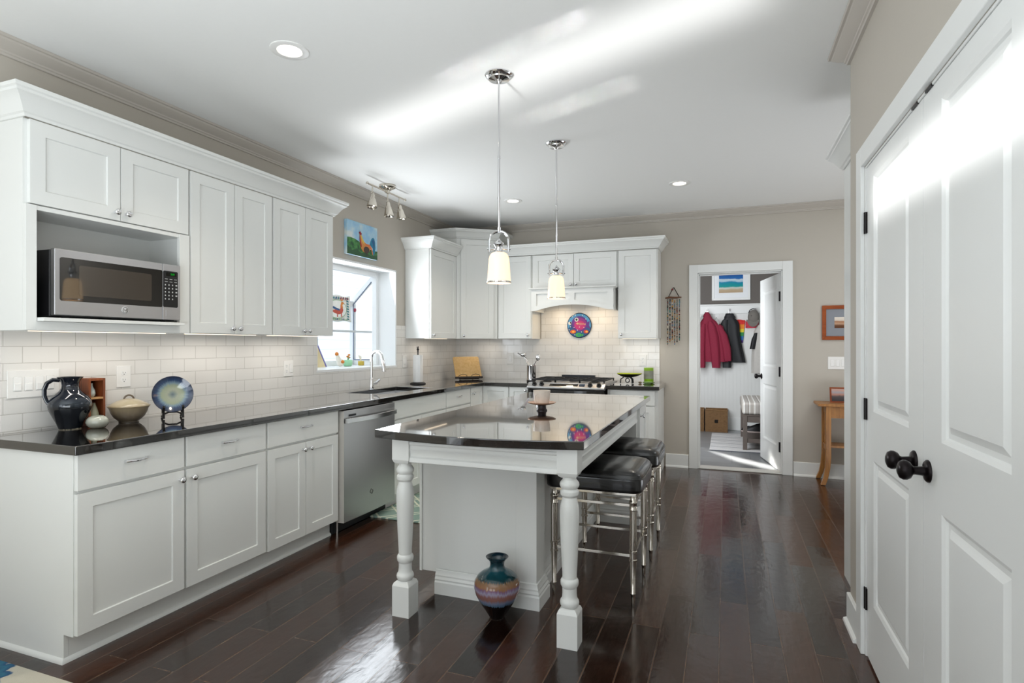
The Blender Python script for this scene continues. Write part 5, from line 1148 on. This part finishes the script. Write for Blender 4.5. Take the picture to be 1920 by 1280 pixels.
tag(link('suncatcher', MB().lathe((-3.50, 4.835, 1.655), [(.020, 0), (.020, .004), (0, .004)], 24, (1, 0, 0)), mat('red_glass', '#a8394e', .2)), 'small round red disc stuck beside the folk art panel', 'ornament')
t = thing('picture_card', 'purple edged picture card leaning at left end of the window seat', 'card', (-3.43, 4.17, WZ0))
link('card', MB().prism([(-3.430, 4.06, WZ0+.002), (-3.430, 4.300, WZ0+.002), (-3.436, 4.19, WZ0+.20), (-3.436, 4.06, WZ0+.20)], (.006, 0, 0)), mat('card_cream', '#efd9ac', .6, var=.25, scale=14), t)
link('border', MB().tube([(-3.426, 4.300, WZ0+.006), (-3.432, 4.19, WZ0+.20)], .008, 6), mat('violet_edge', '#7e78b8', .5), t)
t = thing('hen_figurine', 'small white and orange hen figurine on the window seat', 'figurine', (-3.40, 4.47, WZ0))
link('body', MB().ball((-3.40, 4.47, WZ0+.040), .038, 18, (.8, 1.1, 1)).tube([(-3.40, 4.45, WZ0+.06), (-3.40, 4.435, WZ0+.095), (-3.40, 4.425, WZ0+.112)], [.026, .018, .014], 12), mat('china_white', '#efe9dc', .25), t)
link('wing', MB().ball((-3.375, 4.475, WZ0+.045), .022, 14, (.5, 1.2, .8)), mat('orange_glaze', '#d9822f', .3), t); link('head', MB().ball((-3.40, 4.420, WZ0+.120), .018, 14), mat('orange_glaze', '#d9822f', .3), t)
t = thing('planter', 'mint green planter with orange blossoms on the window seat', 'planter', (-3.40, 4.585, WZ0))
link('pot', MB().lathe((-3.40, 4.585, WZ0+.0005), [(.03, 0), (.04, .006), (.046, .03), (.045, .05), (.040, .060), (.036, .058), (0, .05)], 28), mat('mint_glaze', '#a4dcb2', .3), t)
for dx, dy, dz in ((.0, .02, .10), (.01, -.015, .085), (-.01, .035, .075)):
    link('stem', MB().tube([(-3.40, 4.585, WZ0+.05), (-3.40+dx, 4.585+dy, WZ0+dz)], .003, 6), mat('stem_green', '#7fa36a', .5), t); link('blossom', MB().ball((-3.40+dx, 4.585+dy, WZ0+dz+.008), .013, 12, (1, 1, .7)), mat('orange_glaze', '#d9822f', .3), t)
t = thing('mustard_pot', 'small mustard pot with a white leaf behind the faucet', 'pot', (-3.40, 4.80, WZ0))
link('pot', MB().lathe((-3.40, 4.80, WZ0+.0005), [(.024, 0), (.030, .006), (.031, .04), (.027, .044), (0, .04)], 24), mat('mustard_glaze', '#cdb24a', .35), t); link('leaf', MB().tube([(-3.40, 4.80, WZ0+.04), (-3.40, 4.785, WZ0+.085), (-3.40, 4.755, WZ0+.105)], [.004, .014, .003], 8, flat=.3), mat('china_white', '#efe9dc', .25), t)

# ================================================================ hall console
OAK = wood_mat('golden_oak', '#8a5a2a', '#b27b40', 2, 10, .35)
t = thing('console_table', 'narrow golden oak console table with flared feet on the hall wall', 'table', (1.28, 6.15, 0))
link('top', MB().box(.812, 1.75, 5.975, 6.305, .732, .757), OAK, t, bevel=.006)
def cleg(x, y, sx, sy):
    m = MB(); path = [(x, y, .731), (x, y, .34), (x, y, .26), (x+sx*.008, y+sy*.006, .16), (x+sx*.024, y+sy*.016, .07), (x+sx*.048, y+sy*.03, .004)]
    R = [.021, .021, .022, .021, .019, .020]; rows = []
    for (a, b_, c_), r in zip(path, R): rows.append([m.bm.verts.new((a+i*r, b_+j*r, c_)) for i, j in ((-1, -1), (1, -1), (1, 1), (-1, 1))])
    for A2, B2 in zip(rows, rows[1:]):
        for i in range(4): m.f([A2[i], A2[(i+1) % 4], B2[(i+1) % 4], B2[i]])
    m.f(rows[0]); m.f(rows[-1][::-1]); return link('leg', m, OAK, t, bevel=.003)
for x, sx in ((.900, -1), (1.66, 1)):
    cleg(x, 6.02, sx, -1); cleg(x, 6.265, sx, 1)
    for y in (6.08, 6.1425, 6.205): link('slat', MB().box(x-.006, x+.006, y-.014, y+.014, .345, .68), OAK, t)
    link('side_rail', MB().box(x-.010, x+.010, 6.041, 6.244, .31, .345), OAK, t); link('side_rail', MB().box(x-.010, x+.010, 6.041, 6.244, .66, .731), OAK, t)
link('front_rail', MB().box(.921, 1.639, 6.005, 6.022, .625, .731).box(.921, 1.639, 6.001, 6.005, .64, .655).box(.921, 1.639, 6.001, 6.005, .705, .72), OAK, t)
link('shelf', MB().box(.885, 1.675, 6.03, 6.255, .345, .365), OAK, t, bevel=.003)
t = thing('photo_frame', 'small wood framed photo standing on the console table', 'photo frame', (1.02, 6.17, .757))
o_ = Vector((.935, 6.150, .7575)); tl = Vector((0, .25, 1)).normalized(); nn_ = Vector((0, -1, .25)).normalized(); m = MB(); W_, H_ = .19, .148
q2 = lambda a, b_, c_: o_+Vector((a, 0, 0))+tl*b_+nn_*c_
ring = [(0, 0), (W_, 0), (W_, H_), (0, H_)]; inn = [(.014, .014), (W_-.014, .014), (W_-.014, H_-.014), (.014, H_-.014)]
for i in range(4): j = (i+1) % 4; m.prism([q2(*ring[i], 0), q2(*ring[j], 0), q2(*inn[j], 0), q2(*inn[i], 0)], nn_*-.014)
link('frame', m, wood_mat('cherry_wood', '#7a3513', '#96481d', 0, 8, .3), t)
link('photo', MB().prism([q2(*c_, -.004) for c_ in inn], nn_*-.004), band_mat('sunset_photo', .77, .90, [(0, '#3d3a3e'), (.35, '#5a5356'), (.5, '#b98a7c'), (.65, '#a9a3a8'), (.8, '#c99f90'), (1, '#b9b4b8')], .12, 20), t)
link('easel_back', MB().prism([q2(.06, 0, -.0145), q2(.13, 0, -.0145), q2(.11, .1, -.0145), q2(.08, .1, -.0145)], (0, .045, .0)), BLACK, t)

# ================================================================ mudroom
def garment(name, mats, rows, yc, folds=.012, nf=7, seg=40, parent=None, ph=0, org=None):
    """closed loft hanging on the wall: rows of (z, xc, half width, depth)"""
    m = MB(); R = []
    for k, (z, xc, hw, dp) in enumerate(rows):
        ring = []
        for i in range(seg):
            a = 2*pi*i/seg; w_ = folds*sin(nf*a+ph+k*.25)*(k/len(rows))
            ring.append(m.bm.verts.new((xc+(hw+w_)*(abs(cos(a))**.8)*(1 if cos(a) > 0 else -1), yc-(dp+w_*.8)*sin(a), z)))
        R.append(ring)
    for a_, b_ in zip(R, R[1:]):
        for i in range(seg): m.f([a_[i], a_[(i+1) % seg], b_[(i+1) % seg], b_[i]], True)
    m.f(R[0]); m.f(R[-1][::-1])
    return link(name, m, mats, parent, org=org, angle=70)
RED = mat('red_knit', '#861a36', .8, var=.25, scale=90, bump=.3); BLK = mat('black_softshell', '#17181c', .6, var=.1, scale=30)
LIN = mat('grey_lining', '#a9a8a6', .8)
YJ = 9.18
t = thing('red_jacket', 'red fleece jacket hanging on the leftmost mudroom hook', 'jacket', (-.20, YJ, .95))
garment('body', RED, [(1.80, -.262, .025, .03), (1.76, -.262, .05, .045), (1.70, -.26, .075, .05), (1.64, -.24, .13, .048), (1.58, -.21, .175, .052), (1.45, -.195, .19, .055), (1.25, -.18, .20, .055), (1.08, -.17, .205, .052), (1.045, -.17, .20, .048)], YJ, parent=t)
garment('sleeve', RED, [(1.66, -.215, .03, .03), (1.58, -.195, .062, .05), (1.42, -.165, .072, .055), (1.22, -.145, .07, .055), (1.05, -.135, .064, .05), (.955, -.13, .055, .045)], YJ-.045, .008, 5, parent=t, ph=1)
garment('sleeve', RED, [(1.62, -.31, .03, .03), (1.5, -.335, .06, .05), (1.25, -.345, .062, .05), (1.0, -.34, .055, .045), (.955, -.34, .05, .04)], YJ-.04, .008, 5, parent=t, ph=2)
garment('sleeve_cuff', RED, [(1.60, -.09, .03, .03), (1.45, -.03, .06, .05), (1.25, .015, .065, .05), (1.08, .03, .055, .045), (1.06, .03, .05, .04)], YJ-.02, .008, 5, parent=t, ph=3)
link('hood_lining', MB().grid(lambda u_, v_: Vector((-.145+.05*u_+.02*v_, YJ-.07-.01*sin(pi*u_), 1.685-.085*u_+.035*v_)), 8, 6), LIN, t, solid=.008)
link('hood_lining', MB().grid(lambda u_, v_: Vector((-.31-.05*u_-.02*v_, YJ-.07-.01*sin(pi*u_), 1.715-.08*u_+.04*v_)), 8, 6), LIN, t, solid=.008)
t = thing('black_jacket', 'black jacket hanging on the middle mudroom hook', 'jacket', (.08, 9.285, .95))
garment('body', BLK, [(1.745, .055, .05, .035), (1.71, .06, .075, .03), (1.66, .065, .11, .035), (1.60, .075, .12, .038), (1.45, .085, .115, .040), (1.25, .11, .125, .040), (1.08, .14, .13, .038), (1.035, .145, .13, .035)], 9.285, parent=t)
garment('sleeve', BLK, [(1.68, .0, .04, .03), (1.60, -.015, .062, .03), (1.40, -.005, .066, .032), (1.2, .01, .066, .032), (1.0, .02, .058, .03), (.955, .02, .055, .045)], 9.262, .008, 5, parent=t, ph=1)
garment('collar', BLK, [(1.78, .06, .055, .03), (1.75, .06, .065, .042), (1.715, .065, .085, .03)], 9.28, .004, 4, parent=t)
def rainbow():
    m, n, p = nt('rainbow_cloth'); s = pos_xyz(n); f = math_(n, 'DIVIDE', math_(n, 'SUBTRACT', s[2], 1.34), .34)
    r = ramp(n, [(0, '#5a3a8c'), (.10, '#2a6fb0'), (.28, '#2f8f4a'), (.45, '#e9d23a'), (.60, '#ee8a2e'), (.80, '#dc2f2a')], 'CONSTANT'); n.links.new(f, r.inputs[0]); n.links.new(r.outputs[0], p.inputs['Base Color']); p.inputs['Roughness'].default_value = .7; return m
tag(link('rainbow_flag', MB().grid(lambda u_, v_: Vector((.15+.13*u_-.03*(1-v_)*(u_-.0), 9.329+.003*sin(9*u_), 1.34+.34*v_+.006*sin(5*u_))), 16, 10), rainbow(), solid=.003), 'small rainbow striped flag hanging behind the black jacket', 'flag')
t = thing('cap', 'grey baseball cap hanging on the right mudroom hook', 'cap', (.41, 9.27, 1.57))
capm = mat('taupe_cloth', '#75706a', .85, var=.1, scale=60)
m = MB(); m.ball((.395, 9.235, 1.715), 1, 24, (.082, .065, .112)); link('crown', m, capm, t)
link('brim', MB().grid(lambda u_, v_: Vector((.385+(.098-.030*v_)*cos(pi*u_), 9.20-.035*sin(pi*u_)*v_, 1.675-.105*v_*sin(pi*u_)**.55)), 24, 10), capm, t, solid=.006)
link('strap', MB().tube([(.325, 9.25, 1.775), (.345, 9.24, 1.822), (.385, 9.24, 1.843), (.42, 9.24, 1.835)], .010, 8, flat=.4), BLACK, t)
link('button', MB().ball((.36, 9.175, 1.735), .006, 10), BLACK, t)
tag(link('trivet_pouch', MB().box(.285, .47, 9.322, 9.333, 1.555, 1.66).box(.285, .47, 9.318, 9.322, 1.555, 1.565).box(.285, .295, 9.318, 9.322, 1.565, 1.66), mat('red_white_print', '#c8344a', .7, var=.6, scale=50)), 'red and white printed pouch behind the grey cap', 'pouch')
t = thing('white_coat', 'pale coat half hidden behind the open mudroom door', 'coat', (.50, YJ, .85))
garment('body', mat('pale_wool', '#c9c5bf', .9, var=.1, scale=30), [(1.60, .50, .05, .04), (1.5, .50, .10, .06), (1.3, .50, .12, .065), (1.05, .50, .13, .07), (.88, .50, .13, .06)], 9.24, .012, 6, parent=t)
garment('sleeve', BLK, [(1.48, .425, .02, .02), (1.38, .40, .035, .03), (1.24, .375, .034, .03)], 9.19, .004, 4, parent=t)
def hook(x, label):
    t = thing('coat_hook', label, 'hook', (x, 9.335, 1.75))
    link('back_plate', MB().box(x-.014, x+.014, 9.329, 9.3348, 1.765, 1.835), CHROME, t, bevel=.002)
    link('prong', MB().tube([(x, 9.329, 1.81), (x, 9.30, 1.815), (x, 9.285, 1.835), (x, 9.285, 1.85)], [.007, .006, .006, .008], 10), CHROME, t)
    link('prong', MB().tube([(x, 9.329, 1.785), (x, 9.31, 1.775), (x, 9.30, 1.785), (x, 9.298, 1.795)], [.007, .006, .006, .007], 10), CHROME, t)
    return t
h1 = hook(-.265, 'chrome coat hook above the red jacket'); hook(.062, 'chrome coat hook above the black jacket'); hook(.43, 'chrome coat hook behind the grey cap')
def wicker():
    m, n, p = nt('wicker'); s = pos_xyz(n)
    k = brick(n, comb(n, math_(n, 'ADD', math_(n, 'ADD', s[0], s[1]), 20), math_(n, 'ADD', s[2], 5)), .016, .008, .0012, .5, .4, '#8a6540', '#a67f52', '#453019'); n.links.new(k.outputs['Color'], p.inputs['Base Color']); p.inputs['Roughness'].default_value = .7
    bump(n, p, math_(n, 'SUBTRACT', 1, k.outputs['Fac']), .8, .004); return m
WK = wicker()
def basket(x0, label):
    x1 = x0+.318; y0, y1, h = 9.05, 9.325, .335; t = thing('storage_basket', label, 'basket', ((x0+x1)/2, (y0+y1)/2, 0), 'wicker storage baskets')
    link('body', MB().box(x0, x1, y0, y0+.012, .0005, h-.02).box(x0, x1, y1-.012, y1, .0005, h-.02).box(x0, x0+.012, y0+.012, y1-.012, .0005, h-.02).box(x1-.012, x1, y0+.012, y1-.012, .0005, h-.02).box(x0+.012, x1-.012, y0+.012, y1-.012, .0005, .012), WK, t)
    link('rim', MB().tube([(x0+.004, y0+.004, h-.012), (x1-.004, y0+.004, h-.012), (x1-.004, y1-.004, h-.012), (x0+.004, y1-.004, h-.012)], .011, 8, True), WK, t)
    link('hand_hole', MB().box((x0+x1)/2-.025, (x0+x1)/2+.025, y0-.0015, y0+.0005, .135, .185), mat('hole_dark', '#150e08', .9), t)
    return t
bk = basket(-.285, 'square wicker basket with dark hand hole, fully visible against beadboard'); dup(bk, (-.285+.159-.335, 9.1875, 0), 'square wicker basket cut off by the left door jamb')
def stripes():
    m, n, p = nt('striped_runner'); s = pos_xyz(n); f = math_(n, 'FRACT', math_(n, 'DIVIDE', math_(n, 'ADD', s[1], 10), .27))
    r = ramp(n, [(0, '#d9d7d5'), (.18, '#85868c'), (.24, '#dcdad8'), (.42, '#a2a3a8'), (.5, '#dddbd9'), (.62, '#6d6f77'), (.70, '#d9d7d5'), (.86, '#9a9ba1'), (.92, '#dcdad8')], 'CONSTANT'); n.links.new(f, r.inputs[0]); n.links.new(r.outputs[0], p.inputs['Base Color']); p.inputs['Roughness'].default_value = .95; return m
tag(link('striped_rug', MB().box(-.185, .95, 7.46, 8.90, .0005, .010), stripes(), bevel=.003), 'grey and white striped rug on the mudroom floor', 'rug')
t = thing('bench', 'grey wooden bench with striped cushion beside the mudroom door', 'bench', (.45, 8.1, 0))
BW = mat('grey_stained_wood', '#6a605a', .5, var=.12, scale=25)
bx0, bx1, by0, by1 = .203, .70, 7.58, 8.70
for x in (bx0, bx1-.05):
    for y in (by0, by1-.05): link('leg', MB().box(x, x+.05, y, y+.05, .0105, .43), BW, t, bevel=.003)
link('seat_frame', MB().box(bx0, bx1, by0, by1, .43, .445).box(bx0+.05, bx1-.05, by0+.008, by0+.03, .35, .43).box(bx0+.05, bx1-.05, by1-.03, by1-.008, .35, .43).box(bx0+.008, bx0+.03, by0+.05, by1-.05, .35, .43).box(bx1-.03, bx1-.008, by0+.05, by1-.05, .35, .43), BW, t, bevel=.002)
link('low_shelf', MB().box(bx0+.05, bx1-.05, by0+.01, by0+.03, .10, .15).box(bx0+.02, bx1-.02, by0+.05, by1-.05, .12, .135), BW, t)
def plaid():
    m, n, p = nt('striped_cushion'); s = pos_xyz(n); f = math_(n, 'FRACT', math_(n, 'DIVIDE', math_(n, 'ADD', s[0], 10.0), .12)); r = ramp(n, [(0, '#c9c3bb'), (.10, '#f0eeea'), (.20, '#b7b1ab'), (.5, '#a49d96'), (.62, '#efede9'), (.72, '#b9b2aa')], 'CONSTANT'); n.links.new(f, r.inputs[0]); n.links.new(r.outputs[0], p.inputs['Base Color']); p.inputs['Roughness'].default_value = .9; return m
link('cushion', MB().box(bx0-.01, bx1+.01, by0-.01, by1+.01, .446, .595), plaid(), t, bevel=.035, seg=4)
t0 = None
def shoe(x, y, rz, name, label, c_, sole):
    t = thing(name, label, 'shoe', (x, y, .136)); cs, sn = cos(rz), sin(rz)
    def W(a, b_, c2): return Vector((x+a*cs-b_*sn, y+a*sn+b_*cs, .1365+c2))
    def up(u_, v_):
        a = 2*pi*v_; l = -.13+.26*u_; w_ = .045*(sin(pi*min(1, max(.02, u_*.96+.03)))**.45)*(.85+.25*u_); h = .10-.062*min(1, max(0, (u_-.25)/.5)); h *= min(1, u_/.06+.3)*min(1, (1-u_)/.08+.35)
        return W(l, w_*cos(a), .016+h*max(0, sin(a)))
    link('upper', MB().grid(up, 22, 20), c_, t, angle=70)
    link('sole', MB().prism([W(-.13+.26*i/12, .047*(sin(pi*min(1, max(.04, i/12*.96+.03)))**.45), .0) for i in range(13)]+[W(-.13+.26*i/12, -.047*(sin(pi*min(1, max(.04, i/12*.96+.03)))**.45), .0) for i in range(12, -1, -1)], (0, 0, .016)), sole, t)
SB = mat('shoe_black', '#151417', .5); SW = mat('shoe_sole', '#c3b3ad', .6)
shoe(.33, 8.28, 2.9, 'shoe', 'black shoe with pale sole under the bench, nearest the bench leg', SB, SW)
shoe(.40, 8.46, 2.9, 'shoe', 'black shoe under the bench, behind the nearest one', SB, SB)
